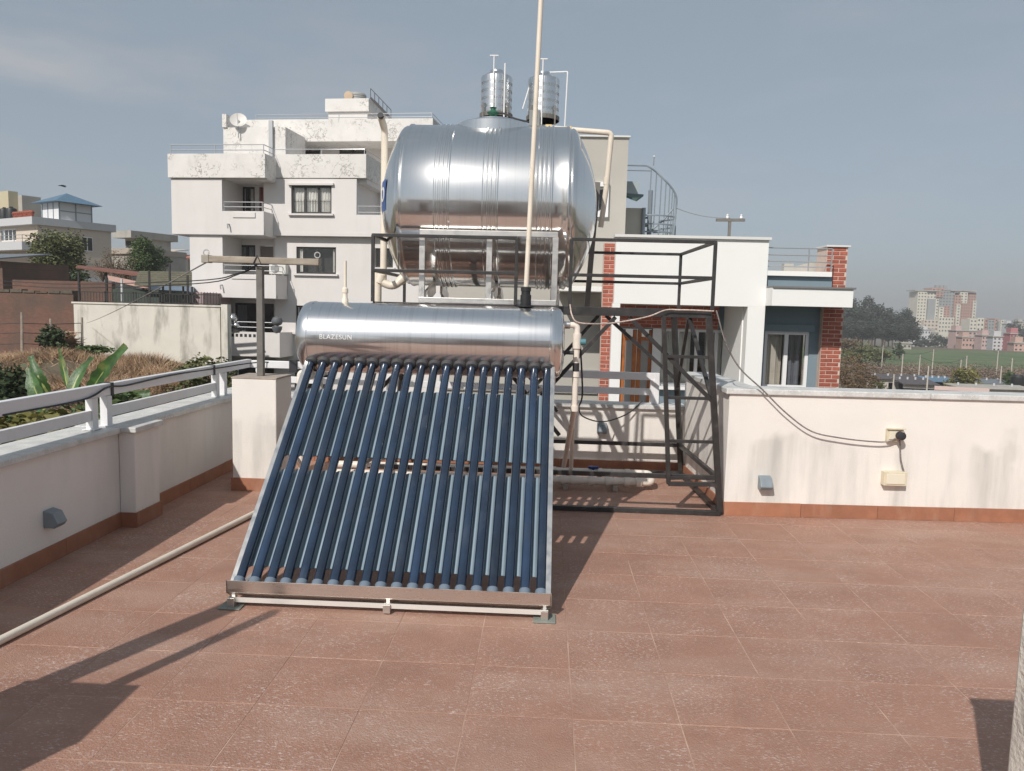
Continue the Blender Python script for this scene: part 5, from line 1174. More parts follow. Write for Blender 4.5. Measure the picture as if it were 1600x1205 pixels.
for (bx, by, by_), (tx, ty, ty_), w, tw_, sg in (((138, 625, 9.2), (198, 540, 9.0), .34, .3, .08), ((108, 625, 9.3), (145, 558, 9.6), .28, -.2, .06), ((80, 622, 9.4), (48, 556, 9.4), .26, .6, .10), ((109, 612, 9.5), (93, 545, 9.9), .14, 1.2, .04),
        ((70, 640, 9.0), (45, 575, 9.1), .30, .1, .05), ((150, 640, 9.2), (235, 615, 9.0), .36, -.4, .16), ((90, 680, 9.3), (20, 655, 8.8), .32, .2, .18), ((120, 680, 9.2), (60, 640, 9.6), .30, -.5, .10), ((130, 690, 9.1), (145, 640, 8.8), .34, .4, .04),
        ((60, 672, 9.0), (8, 640, 9.2), .30, .2, .10), ((100, 690, 9.2), (90, 640, 8.9), .3, .8, .03), ((140, 700, 9.2), (160, 655, 9.6), .26, -.8, .05)):
    banana_leaf(at(bx, by, by_), at(tx, ty, ty_), w*.62, bn, twist=tw_, sag=sg)
# ---- shrubs round it
for (px, py, Y, rx, rz, m, n_, lf, lb) in ((14, 612, 12.5, .55, .42, L_dark, 2600, .11, 'dark green bush on the dry bank left of the banana leaves'), (312, 612, 17, .85, .75, L_olive, 2600, .12, 'grey green bush under the corner of the white railing'),
        (80, 532, 25, .55, .36, L_dark, 1500, .16, 'dark bush before the old brick wall'), (140, 546, 25.5, .6, .18, L_mid, 1200, .14, 'low green plants at the foot of the stained white wall'), (330, 578, 24, .6, .45, L_olive, 900, .14, 'small bush at the end of the stained white wall'),
        (265, 585, 22, .6, .35, L_olive, 700, .13, 'small olive bush on the dry bank'), (45, 690, 7.6, .75, .35, L_yel, 2400, .10, 'yellow green hedge just below the white railing'), (150, 655, 8.3, .6, .4, L_mid, 1500, .11, 'green shrub at the foot of the banana plant')):
    c = at(px, py, Y); base = Vector((c.x, c.y, c.z-rz*.75)); 
    bush('bush', lb, base, rx, rx*.8, rz, m, n_, lf)
    g_ = gz(base.x, base.y)
    if base.z-g_ > .1:
        tr = MB().tube([(base.x, base.y, g_-.2), base], [.05, .03], 6).build('trunk', M_bark); tr.parent = None
        o = [q for q in bpy.data.objects if q.get('label') == lb][0]; tr.parent = o; tr.location = tr.location-o.location
o = bush('reed_clump', 'tall pale dry reeds beside the stained white wall', gpt(100, 26)+Vector((0, 0, -.1)), .5, .4, .75, M_straw, 700, .5, 'reeds', aspect=14)

# ================================================================== left background
M_old = mat('stained_white_wall', (.66, .63, .56), .95, var=.06, vscale=1.2, stain=(.16, .15, .13), stain_amt=.9, stain_scale=(2.0, 2.0, .5), stain_lo=.50, stain_hi=.74)
M_farbrick = brickmat('old_brick_wall', (.20, .095, .068), (.15, .075, .055), (.15, .11, .09), 4.2, dirt=.85)
M_rust = mat('rusty_sheet', (.20, .085, .06), .8, var=.25, vscale=2); M_gsheet = mat('grey_sheet_roof', (.20, .22, .24), .5, .3, var=.12, vscale=2)
M_bsheet = mat('blue_sheet_roof', (.15, .20, .26), .5, var=.12, vscale=2); M_green_s = mat('dark_green_sheet_wall', (.05, .065, .055), .8, var=.2); M_pinks = mat('pale_pink_sheet', (.60, .37, .30), .8, var=.1)
M_gnet = mat('olive_netting_roof', (.12, .115, .08), .9, var=.2); M_iron = mat('black_iron', (.03, .028, .027), .6); M_conc = mat('bare_concrete', (.40, .38, .34), .95, var=.1, vscale=.8, stain=(.2, .19, .17), stain_amt=.5, stain_scale=(.8, .8, .2))
M_terra = mat('terracotta_roof', (.38, .13, .07), .85, var=.2); M_cr = mat('cream_house_wall', (.58, .50, .42), .9, var=.05); M_band = mat('pale_grey_band', (.52, .53, .54), .9, var=.04)

W = Fac(115, 478, 28, 0, ground=-1.6)
dw = W.thing('boundary_wall', 'long white boundary wall streaked black with age', 'wall')
r_ = W.rect(115, 477, 344, 566); MB().box(0, r_[1], 0, .22, 0, r_[3]).build('wall', M_old, dw, local=True); MB().box(-.06, r_[1]+.06, -.04, .26, r_[3]+.001, r_[3]+.06).build('coping', M_old, dw, local=True)
e_ = W.rect(344, 470, 349, 566); MB().box(r_[1]+.062, r_[1]+.30, -.05, .3, 0, r_[3]+.1).build('end_pier', M_old, dw, local=True)
fz = r_[3]+.062; fn = thing('iron_fence', 'black iron spiked fence on top of the stained white wall', 'fence', W.o+Vector((0, 0, fz)), rotz=0)
k = 0
for i in range(5):
    xa, xb = .15+i*1.08, .15+(i+1)*1.08-.06
    if xb > r_[1]: break
    b = MB(); b.box(xa, xb, .09, .12, .02, .05); b.box(xa, xb, .09, .12, .36, .39); b.box(xa, xa+.035, .09, .125, 0, .42); b.box(xb-.035, xb, .09, .125, 0, .42)
    nn = 9
    for j in range(1, nn): x = xa+(xb-xa)*j/nn; b.box(x-.008, x+.008, .098, .112, .05, .36 if i < 4 else .48)
    b.build('fence_panel', M_iron, fn, local=True)
for px, py, lb in ((190, 436, 'pale slim post above the stained white wall'), (265, 412, 'tallest thin black iron post above the stained white wall'), (233, 424, 'thin black iron post between the pale post and the tallest one'), (293, 430, 'thin black iron post beside the olive slatted roof end'), (300, 448, 'shortest black iron post at the end of the iron fence')):
    x, z = W.p(px, py, .15); o = MB().box(W.o.x+x-.03, W.o.x+x+.03, 28.12, 28.18, W.g+fz-.03, W.g+z).build('iron_post', M_iron if px != 190 else M_band)
    tag(o, lb, 'post', 'iron posts above the wall' if px != 190 else None)
BW = Fac(0, 470, 30, 0, ground=-1.6)
t = BW.thing('brick_wall', 'old dark red brick wall with a weathered top', 'wall'); r_ = BW.rect(-60, 457, 116, 560); MB().box(r_[0], r_[1], 0, .3, 0, r_[3]).build('wall', M_farbrick, t, local=True)
for k in range(9): x = r_[0]+(r_[1]-r_[0])*k/9; MB().box(x+.02, x+(r_[1]-r_[0])/9-.02, -.04, .34, r_[3]+.001, r_[3]+rnd.uniform(.05, .14)).build('coping', mat('mossy_cement', (.11, .095, .075), .95, var=.3), t, local=True)
BW = Fac(60, 450, 37, 0, ground=-1.2); t = BW.thing('brick_wall', 'low ruined brick wall behind the iron fence', 'wall'); r_ = BW.rect(20, 439, 175, 480); MB().box(r_[0], r_[1], 0, .3, 0, r_[3]).build('wall', M_farbrick, t, local=True)
BH = Fac(4, 430, 40, math.radians(-18), ground=-1.2); t = BH.thing('brick_shed', 'brick shed with a grey sheet roof', 'shed'); r_ = BH.rect(-60, 408, 28, 470)
MB().box(r_[0], 0, 0, 4, 0, r_[3]).build('wall', M_farbrick, t, local=True)
b = MB().add([(-6, -.5, r_[3]+.05), (.3, -.5, r_[3]+.05), (.4, 2.6, r_[3]+.5), (-6, 2.6, r_[3]+.5), (-6, -.5, r_[3]+.12), (.3, -.5, r_[3]+.12), (.4, 2.6, r_[3]+.57), (-6, 2.6, r_[3]+.57)], [(3, 2, 1, 0), (4, 5, 6, 7), (0, 1, 5, 4), (1, 2, 6, 5), (2, 3, 7, 6), (3, 0, 4, 7)]); b.build('roof', M_gsheet, t, local=True)
MB().box(.001, .02, 1.6, 2.3, 1.6, 2.6).build('window', M_dark, t, local=True)
def sloped(name, m, parent, F_, p4, d0, d1, th=.05):
    """roof sheet from four pixel corners: two on the front plane d0, two on the rear plane d1"""
    (a, b_), (c, e_) = p4[:2], p4[2:]; P = [(*F_.p(*a, d0),), (*F_.p(*b_, d0),), (*F_.p(*c, d1),), (*F_.p(*e_, d1),)]
    v = [(P[0][0], d0, P[0][1]), (P[1][0], d0, P[1][1]), (P[2][0], d1, P[2][1]), (P[3][0], d1, P[3][1])]; v += [(x, y, z+th) for x, y, z in v]
    return MB().add(v, [(3, 2, 1, 0), (4, 5, 6, 7), (0, 1, 5, 4), (1, 2, 6, 5), (2, 3, 7, 6), (3, 0, 4, 7)]).build(name, m, parent, local=True)
SH = Fac(120, 440, 33, 0, ground=-1.0); t = SH.thing('rusty_shed', 'open shed with a long rust red sheet roof behind the fence', 'shed')
sloped('roof', M_rust, t, SH, ((118, 419), (225, 433), (232, 428), (122, 416)), 0, 2.2)
for px in (122, 165, 222): x, z = SH.p(px, 424, .2); MB().box(x-.04, x+.04, .2, .28, 0, z-.05).build('post', M_iron, t, local=True)
GH = Fac(230, 440, 32, 0, ground=-1.0); t = GH.thing('netting_shelter', 'shelter with an olive slatted roof beside the white apartment block', 'shelter')
for k in range(7):
    y0 = 424+k*3.2; sloped('roof_slat', M_gnet, t, GH, ((216-k*1.0, y0+3), (300, y0+4.5), (300, y0+2.4), (217-k*1.0, y0+1.0)), k*-.25, k*-.25+.11, .04)
for px in (235, 265, 296): x, z = GH.p(px, 436, 0); MB().box(x-.03, x+.03, -.6, -.54, 0, z).build('post', M_iron, t, local=True)
GS = Fac(176, 460, 31, 0, ground=-1.0); t = GS.thing('green_shed', 'dark green sheet shed with a pale pink roof edge', 'shed')
r_ = GS.rect(176, 452, 248, 482); MB().box(r_[0], r_[1], 0, 3, 0, r_[3]).build('wall', M_green_s, t, local=True); sloped('roof', M_pinks, t, GS, ((170, 438), (232, 452), (226, 444), (168, 432)), -.2, 1.5)
BS = Fac(237, 450, 34, 0, ground=-1.0); t = BS.thing('blue_roof_shed', 'low shed with a pale blue sheet roof', 'shed')
r_ = BS.rect(236, 456, 300, 480); MB().box(r_[0], r_[1]+.5, 0, 3, 0, r_[3]).build('wall', mat('mauve_wall', (.36, .27, .27), .9), t, local=True); sloped('roof', M_bsheet, t, BS, ((232, 455), (303, 457), (303, 449), (236, 447)), -.3, 2.5)
# bamboo stakes and a stick fence before the brick wall
for px, py0, py1, Y, lb in ((34, 488, 548, 24, 'pale bamboo stake on the dry bank'), (79, 498, 530, 25, 'pale bamboo stake beside the dark bush'), (128, 496, 545, 26, 'grey stake leaning at the stained white wall')):
    p, q = at(px, py1, Y), at(px, py0, Y); p.z = min(p.z, gz(p.x, p.y)-.05); tag(MB().tube([p, q], [.05, .035], 7).build('stake', M_wood), lb, 'stake')
for k, py in enumerate((505, 520, 537)): cable('fence_wire', [at(-20, py+2, 24), at(34, py, 24), at(79, py+2, 25), at(128, py, 26)], .012, M_cable, ['top', 'middle', 'bottom'][k]+' wire strung between the bamboo stakes', 'wire')

# ---- house with the blue roofed pavilion
P_ = Fac(50, 345, 70, math.radians(-30), ground=-1.2)
hp = P_.thing('pavilion_house', 'cream house with grey parapet bands and a roof pavilion', 'building')
zt, zb = P_.p(50, 338)[1], P_.p(50, 350)[1]; MB().box(-9, 0, 0, 8.0, zb, zt).build('roof_band', M_band, hp, local=True)
wl_z = P_.p(50, 392)[1]; f1 = (P_.p(0, 366, .6)[0], P_.p(25, 366, .6)[0], P_.p(14, 377, .6)[1], P_.p(14, 358, .6)[1])
wall_holes(-9, -.5, 0, zb, .6, .85, [f1]).build('wall', M_cr, hp, local=True); window(hp, f1, .65, 4, frame=M_frame_w, fw=.09)
MB().box(-.5, -.25, .6, 7.6, 0, zb).build('side_wall', M_cr, hp, local=True)
for y0 in (1.4, 3.0, 4.6):
    b = MB().box(-.249, -.20, y0, y0+1.1, zb-2.1 if y0 > 2 else zb-2.6, zb-.75); wf = b.build('window', M_frame_w, hp, local=True); WL[wf] = Vector((0, 0, 0))
    for a in (0, .54): MB().box(-.199, -.19, y0+.06+a, y0+.50+a, (zb-2.1 if y0 > 2 else zb-2.6)+.06, zb-.81).build('pane', M_dark, wf, local=True)
z2 = P_.p(20, 380)[1]; MB().box(-9, .1, -1.0, 3.4, z2-.75, z2).build('balcony_band', M_band, hp, local=True)
rails(hp, [(-4, -.9), (-1.5, -.9), (0, -.9), (0, 3.3)], (z2+.3, z2+.6), r=.03)
MB().box(-9, .0, .4, 7.8, z2-3.4, z2-3.0).build('floor_band', M_band, hp, local=True)
pv = thing('roof_pavilion', 'white panelled roof pavilion with a blue pyramid roof', 'pavilion', P_.o+P_.ux*(-1.9)+P_.uy*4.2+Vector((0, 0, zt)), rotz=P_.a)
b = MB(); s = 1.55
MB().box(-s, s, -s, s, 0, 1.65).build('wall', mat('pavilion_white', (.70, .71, .72), .6), pv, local=True)
for x in (-s, -.5, .5, s): MB().box(x-.05, x+.05, -s-.04, -s-.001, 0, 1.65).build('mullion', M_lampgrey, pv, local=True)
for y in (-s, 0, s): MB().box(s+.001, s+.04, y-.05, y+.05, 0, 1.65).build('mullion', M_lampgrey, pv, local=True)
MB().box(s+.001, s+.035, -s, s, .8, .88).build('mullion', M_lampgrey, pv, local=True)
MB().add([(-2.3, -2.3, 1.65), (2.3, -2.3, 1.65), (2.3, 2.3, 1.65), (-2.3, 2.3, 1.65), (0, 0, 2.75)], [(3, 2, 1, 0), (0, 1, 4), (1, 2, 4), (2, 3, 4), (3, 0, 4)]).build('roof', mat('pavilion_blue', (.10, .18, .26), .6, var=.15), pv, local=True)
def pworld(x, d, z): return P_.o+P_.ux*x+P_.uy*d+Vector((0, 0, z))
xr0 = P_.p(5, 310, 6)[0]
MB().box(xr0-6, P_.p(13, 310, 6)[0], 6, 7.0, zt, P_.p(5, 299, 6)[1]).build('roof_room', mat('ochre_wall', (.52, .46, .32), .9), hp, local=True)
a0 = P_.p(25, 309, 7)[0]; MB().box(a0, a0+1.3, 7, 9, zt, P_.p(24, 306, 7)[1]).build('roof_room', M_conc, hp, local=True)
for k, (px, lb) in enumerate(((7, 'black plastic water tank beside the ochre roof room'), (18, 'black plastic water tank between the two roof rooms'))):
    x = P_.p(px, 330, 2)[0]; w0 = pworld(x, 2, zt); o = MB().lathe([(.42, 0), (.50, .1), (.50, 1.15), (.44, 1.3), (.15, 1.42), (.15, 1.5), (0, 1.5)], w0, 'z', 20).build('plastic_tank', M_tankb, smooth=30); tag(o, lb, 'water tank', 'black tanks on the pavilion house')
b = thing('flower_pots', 'row of red flowers along the parapet of the pavilion house', 'flowers', pworld(-2.2, .3, zt))
for k in range(9): MB().lathe([(0, 0), (.14, 0), (.2, .3), (.26, .45), (.15, .6), (0, .62)], pworld(-3.9+k*.4, .35, zt), 'z', 7).build('flower_pot', mat('red_flower', (.30, .08, .05), .8, var=.5, vscale=6), b)
# ---- concrete house farther off, orange roofed houses
C_ = Fac(205, 380, 85, math.radians(-25), ground=-1.5); t = C_.thing('concrete_house', 'bare concrete house with a cantilevered flat top', 'building')
zt, zb = C_.p(205, 360)[1], C_.p(205, 371)[1]; MB().box(-3.2, 0, 0, 6.2, zb, zt).build('roof_box', M_conc, t, local=True)
MB().box(-2.4, -.4, 1, 5.5, zb-1.6, zb-.001).build('upper_room', M_conc, t, local=True); MB().box(-2.2, -.9, .95, .999, zb-1.0, zb-.3).build('window', M_dark, t, local=True)
zz = C_.p(150, 390)[1]; MB().box(-6.3, 1.5, -.6, 6, 0, zz-.6).build('wall', M_conc, t, local=True); MB().box(-6.6, 1.6, -.9, 6, zz-.6, zz).build('parapet', mat('pinkish_cement', (.42, .36, .30), .9, var=.1), t, local=True)
MB().box(-5.2, -4.2, -.65, -.601, zz-2.0, zz-.8).build('window', M_dark, t, local=True)
for px, py, Yf, w_, h_, m, lb in ((255, 402, 95, 2.6, 1.4, M_terra, 'small house with an orange roof between the trees'), (279, 405, 100, 3.4, 1.6, M_terra, 'pink house with a red flat roof by the apartment block'), (262, 393, 120, 2.4, 2.0, M_cr, 'distant cream house above the orange roofs'), (128, 385, 110, 3.0, 2.0, M_gsheet, 'distant grey roofed house beside the big round tree')):
    f = Fac(px, py, Yf, 0, ground=-1.5); t = f.thing('distant_house', lb, 'building'); z0 = f.p(px, py)[1]
    MB().box(-w_/2, w_/2, 0, 4, 0, z0).build('wall', M_cr if m is not M_cr else M_conc, t, local=True); MB().add([(-w_/2-.2, -.3, z0), (w_/2+.2, -.3, z0), (w_/2+.2, 4.2, z0+.5), (-w_/2-.2, 4.2, z0+.5), (-w_/2-.2, -.3, z0+.12), (w_/2+.2, -.3, z0+.12), (w_/2+.2, 4.2, z0+.62), (-w_/2-.2, 4.2, z0+.62)], [(3, 2, 1, 0), (4, 5, 6, 7), (0, 1, 5, 4), (1, 2, 6, 5), (2, 3, 7, 6), (3, 0, 4, 7)]).build('roof', m, t, local=True)
    MB().box(-w_*.3, -w_*.1, -.05, -.001, z0-1.1, z0-.3).build('window', M_dark, t, local=True); MB().box(w_*.1, w_*.3, -.05, -.001, z0-1.1, z0-.3).build('window', M_dark, t, local=True)
# trees of the left background
def treepx(name, label, px, pyc, Y, rx, rz, m, n, leaf, **k):
    c = at(px, pyc, Y); g = gz(c.x, Y); return tree(name, label, (c.x, Y, g), c.z-g+rz, (rx, rx, rz, c.z-g), m, n, leaf, **k)
treepx('round_tree', 'big round dark green tree before the pavilion house', 94, 404, 50, 1.75, 1.7, L_olive, 12000, .18, clumps=80, clump_r=.36, trunk_r=.16)
treepx('round_tree', 'round green tree beside the concrete house', 226, 400, 62, 1.4, 1.45, L_mid, 8000, .18, clumps=60, clump_r=.36, trunk_r=.14)
treepx('low_tree', 'dark low tree under the rusty shed roof', 110, 440, 46, 1.6, .9, L_dark, 2400, .2, clumps=30, clump_r=.3)
treepx('low_tree', 'dark small tree between the orange roofs', 250, 408, 80, 1.3, 1.0, L_dark, 1500, .22, clumps=24)
for px, pyc, lb in ((178, 405, 'leafless reddish bush before the concrete house'), (196, 412, 'leafless grey bush beside the round green tree'), (160, 415, 'leafless brown bush by the rusty roof')):
    c = at(px, pyc, 56); bush('bare_bush', lb, (c.x, 56, c.z-1.2), .9, .8, 1.1, L_dry, 900, .10, clumps=26, twigs=16)

# ================================================================== right background
M_field = mat('green_field', (.085, .14, .055), .95, var=.25, vscale=.08, stain=(.16, .155, .08), stain_amt=.7, stain_scale=(.012, .16, 1), stain_lo=.46, stain_hi=.62)
fx_ = np.linspace(38, 230, 40); fy_ = np.linspace(160, 262, 30); XX, YY = np.meshgrid(fx_, fy_); XX = XX+(YY-160)*.25*(1-(XX-38)/192)
ZZ = ground(XX, YY)+.06; idx = np.arange(XX.size).reshape(30, 40)
FQ = np.stack([idx[:-1, :-1].ravel(), idx[:-1, 1:].ravel(), idx[1:, 1:].ravel(), idx[1:, :-1].ravel()], 1)
tag(rawmesh('field', np.stack([XX.ravel(), YY.ravel(), ZZ.ravel()], 1), FQ, M_field, smooth=True, origin=(100, 200, -9)), kind='structure')
y_ = 166.0; b = MB(); 
for k in range(24): x0 = 45+k*7; b.add([(x0, y_-k*.15, gz(x0, y_)+.10), (x0+7, y_-k*.15-.15, gz(x0+7, y_)+.10), (x0+7, y_-k*.15+.7, gz(x0+7, y_)+.10), (x0, y_-k*.15+.8, gz(x0, y_)+.10)], [(0, 1, 2, 3)])
tag(b.build('field_path', mat('pale_path', (.36, .31, .22), .95)), kind='structure')

M_tw = mat('tower_cream', (.62, .59, .50), .9, var=.04, vscale=.1); M_twp = mat('tower_brick_pink', (.42, .25, .20), .9, var=.06, vscale=.1); M_twg = mat('tower_grey', (.29, .31, .31), .9, var=.04, vscale=.1); M_twin = mat('far_window', (.07, .075, .08), .4)
M_pinkh = mat('pink_house', (.50, .37, .35), .9, var=.05, vscale=.2); M_redh = mat('crimson_house', (.42, .17, .18), .9); M_orh = mat('salmon_house', (.50, .34, .29), .9, var=.05, vscale=.2)
def block(F_, x0, y0, x1, y1, d0, d1, m, nx, ny, zb=0, wfrac=.45, hfrac=.4, name='block'):
    """far volume with its windows set in real rows"""
    xa, xb, za, z1 = F_.rect(x0, y0, x1, y1, d0)
    if zb is not None: za = zb if zb >= 0 else za
    o = MB().box(xa, xb, d0, d1, za, z1).build(name, m, F_.t, local=True); WL[o] = Vector((0, 0, 0))
    if nx:
        b = MB(); cw, ch = (xb-xa)/nx, (z1-F_.rect(x0, y0, x1, y1, d0)[2])/ny; zs = F_.rect(x0, y0, x1, y1, d0)[2]
        for i in range(nx):
            for j in range(ny): x, z = xa+cw*(i+.5), zs+ch*(j+.5); b.box(x-cw*wfrac/2, x+cw*wfrac/2, d0-.06, d0-.01, z-ch*hfrac/2, z+ch*hfrac/2)
        tag(b.build('windows', M_twin, o, local=True), kind='stuff')
    return o
T_ = Fac(1432, 520, 600, 0, ground=-24); tt = T_.thing('apartment_tower', 'tall cream, brick pink and grey apartment tower on the horizon', 'building')
block(T_, 1432, 456, 1446, 525, 0, 14, M_tw, 3, 14)
block(T_, 1446.3, 457, 1466, 520, 1.5, 16, M_tw, 4, 13); block(T_, 1449, 467, 1461, 503, 0, 1.49, M_twg, 0, 0, zb=-1)
block(T_, 1456, 450, 1476, 457, 3, 16, M_twp, 3, 1, zb=-1); block(T_, 1466.3, 455, 1490, 520, .6, 16, M_twg, 5, 14)
block(T_, 1463, 456, 1474, 464, 0, .59, M_twp, 2, 2, zb=-1); block(T_, 1467, 480, 1474, 505, -.4, .59, M_tw, 1, 6, zb=-1); block(T_, 1474, 478, 1484, 497, -.2, .59, M_twp, 2, 5, zb=-1)
block(T_, 1490.3, 461, 1500, 516, -1, 14, M_twp, 2, 12); block(T_, 1494, 476, 1500, 512, -2.5, -1.01, M_tw, 1, 8, zb=-1); block(T_, 1500.3, 457, 1512, 474, 0, 12, M_tw, 2, 4, zb=-1); block(T_, 1500.3, 474.3, 1514, 520, 0, 12, M_twp, 4, 10)
block(T_, 1512.3, 457, 1524, 498, 2, 14, M_twp, 3, 9); block(T_, 1520, 470, 1525, 498, 1, 1.99, M_tw, 1, 6, zb=-1)
block(T_, 1443, 500, 1466, 517, -4, 1.4, M_cr, 4, 3); block(T_, 1466.3, 496, 1490, 520, -5, .5, M_tw, 5, 4)
for x0, x1 in ((1430, 1470), (1486, 1526)): r_ = T_.rect(x0, 453, x1, 456, -.5); MB().box(r_[0], r_[1], -.5, 15, r_[3]-1.0, r_[3]-.2).build('roof_edge', M_conc, tt, local=True)
for k, px in enumerate((1466, 1471, 1478)): r_ = T_.rect(px-3, 446, px+3, 450, 6); MB().box(r_[0], r_[1], 6, 9, r_[2]-.5, r_[3]).build('roof_tank', M_twg, tt, local=True)
T2 = Fac(1525, 520, 560, 0, ground=-24); t = T2.thing('apartment_block_far', 'lower cream and pink apartment block beside the tall tower', 'building')
block(T2, 1515, 499, 1526, 522, 0, 12, M_tw, 2, 4); block(T2, 1526.3, 497, 1537, 525, -1, 12, M_tw, 2, 4); block(T2, 1537.3, 499, 1543, 530, 1, 12, M_twp, 1, 6); block(T2, 1543.3, 500, 1553, 530, 0, 12, M_twg, 2, 6); block(T2, 1553.3, 498, 1559, 530, 2, 12, M_twp, 1, 6); block(T2, 1559.3, 502, 1563, 530, 0, 12, M_twg, 0, 0); block(T2, 1563.3, 500, 1571, 530, -1, 12, M_tw, 2, 6)
for Y, px0, py0, px1, py1, m, nx, ny, lb in ((430, 1424, 511, 1440, 527, M_band, 0, 0, 'blank white block at the foot of the tall tower'), (420, 1440, 516, 1454, 530, M_band, 3, 2, 'white house with dark windows below the tall tower'),
        (330, 1493, 518, 1545, 536, M_pinkh, 8, 3, 'long pink house below the tall tower'), (320, 1503, 528, 1530, 543, M_orh, 5, 2, 'salmon house before the long pink house'), (310, 1534, 525, 1548, 543, M_pinkh, 3, 3, 'narrow dusky pink house beside the white villa'),
        (290, 1551, 527, 1577, 549, M_band, 4, 4, 'white villa with dark windows at the field edge'), (285, 1577.5, 522, 1588, 549, M_redh, 2, 4, 'crimson house beside the white villa'), (270, 1584, 537, 1612, 556, M_orh, 4, 3, 'salmon house at the end of the field'),
        (480, 1573, 507, 1592, 522, M_band, 3, 2, 'pale far house behind the crimson one'), (500, 1590, 504, 1612, 520, M_conc, 3, 2, 'grey far house on the horizon'), (260, 1404, 537, 1424, 545, M_conc, 3, 1, 'small grey hut before the dark wood'), (440, 1455, 520, 1466, 531, M_conc, 2, 2, 'grey house among trees below the tall tower')):
    f = Fac((px0+px1)/2, py1, Y, rnd.uniform(-.15, .15), ground=-26); t = f.thing('far_house', lb, 'building'); block(f, px0, py0, px1, py1, 0, 5, m, nx, ny, name='wall')
    r_ = f.rect(px0, py0, px1, py1, 0); MB().box(r_[0]-.3, r_[1]+.3, -.35, 5.2, r_[3]+.01, r_[3]+.35).build('roof_slab', M_conc, t, local=True)
    if ny > 1: MB().box(r_[0]+.8, r_[0]+3.2, 1.5, 4.8, r_[3]+.36, r_[3]+2.2).build('stair_room', m, t, local=True)
# ---- the dark wood and single trees
protos = []
for k in range(3):
    t = tree('wood_tree', 'tall dark tree of the wood on the horizon', (400+k*30, -300, -30), 15, (4.6, 4.6, 5.2, 10.5), L_far, 2600, .85, clumps=34, clump_r=.34, trunk_r=.3, group='dark wood'); protos.append(t)
spots = [(1318, 476, 330), (1328, 474, 345), (1340, 479, 325), (1352, 470, 350), (1361, 478, 330), (1371, 481, 345), (1382, 484, 330), (1392, 488, 340), (1402, 491, 335), (1414, 487, 350), (1422, 492, 340), (1334, 500, 300), (1350, 503, 305), (1366, 504, 300), (1384, 506, 300), (1402, 508, 310), (1416, 505, 320), (1322, 505, 290), (1410, 512, 300), (1330, 518, 280), (1346, 520, 285), (1362, 520, 280), (1380, 521, 285), (1396, 522, 285), (1414, 521, 290), (1426, 518, 300)]
for k, (px, py, Y) in enumerate(spots):
    c = at(px, py, Y); g = gz(c.x, Y); s = max(.5, (c.z-g)/15.0); o = protos[k] if k < 3 else copy_tree(protos[k % 3], (0, 0, 0))
    o.location = (c.x, Y, g); o.rotation_euler = (0, 0, rnd.uniform(0, 6)); o.scale = (max(.8, s*.95), max(.8, s*.95), s)
for px, pyc, Y, rx, rz, m, n_, lf, lb in ((1505, 598, 105, 2.4, 2.1, L_yel, 2600, .34, 'yellow green broad tree before the grey roofed shed'), (1579, 596, 108, 1.0, 1.5, L_mid, 900, .3, 'small pointed green tree beside the black tank'), (1345, 552, 170, 4.5, 2.2, L_olive, 2200, .5, 'olive thicket at the field corner'), (1372, 556, 165, 3.6, 1.6, L_olive, 1600, .5, 'low olive tree at the field edge'),
        (1405, 548, 190, 1.2, 2.4, L_dark, 600, .5, 'lone slim dark tree in the field'), (1324, 545, 175, 4.2, 2.4, L_dry, 2000, .5, 'dry brown thicket by the brick column'), (1462, 533, 380, 4.5, 3.5, L_far, 900, .9, 'dark tree below the tall tower'), (1484, 536, 370, 6.5, 3.4, L_far, 1300, .9, 'broad dark tree before the pink house'), (1440, 536, 380, 4, 3, L_far, 900, .9, 'dark tree beside the wood'), (1584, 512, 470, 5, 4, L_far, 800, 1.0, 'dark tree between the far houses'), (1600, 520, 420, 5, 5, L_far, 800, 1.0, 'dark tree at the end of the far houses')):
    treepx('far_tree', lb, px, pyc, Y, rx, rz, m, n_, lf, clumps=26, clump_r=.34, trunk_r=.12 if Y < 150 else .25)
for px, pyc, Y, rx, rz, lb in ((1332, 585, 60, 1.5, 1.6, 'leafless brown tree beside the brick column'), (1352, 592, 62, 1.3, 1.3, 'leafless grey tree before the long shed'), (1322, 570, 70, 1.6, 1.4, 'tangled brown bush behind the brick column'), (1340, 604, 55, 1.2, .9, 'low brown scrub behind the right parapet'), (1372, 605, 65, 1.0, .8, 'dull green scrub behind the right parapet')):
    c = at(px, pyc, Y); g = gz(c.x, Y)
    t = tree('bare_tree', lb, (c.x, Y, g), c.z-g+rz, (rx, rx, rz, c.z-g), L_dry if 'green' not in lb else L_olive, 1100, .16, clumps=60, clump_r=.2, trunk_r=.08, limbs=16)
# scrub belt along the near edge of the field: a mass
n_ = 60000; X_ = RNG.uniform(40, 130, n_); Y_ = 118+RNG.uniform(0, 46, n_); P = np.stack([X_, Y_, ground(X_, Y_)+RNG.uniform(0, 1.0, n_)**2*2.3*(.5+.5*np.sin(X_*.8)*np.sin(Y_*.9+X_*.3))], 1)
V, Fq = leaf_quads(P, .32, 2.0); tag(rawmesh('dry_scrub', V, Fq, leafmat('scrub_leaf', (.19, .135, .10), .6, .3)), 'belt of dry brown scrub along the near edge of the field', 'scrub', kind='stuff')
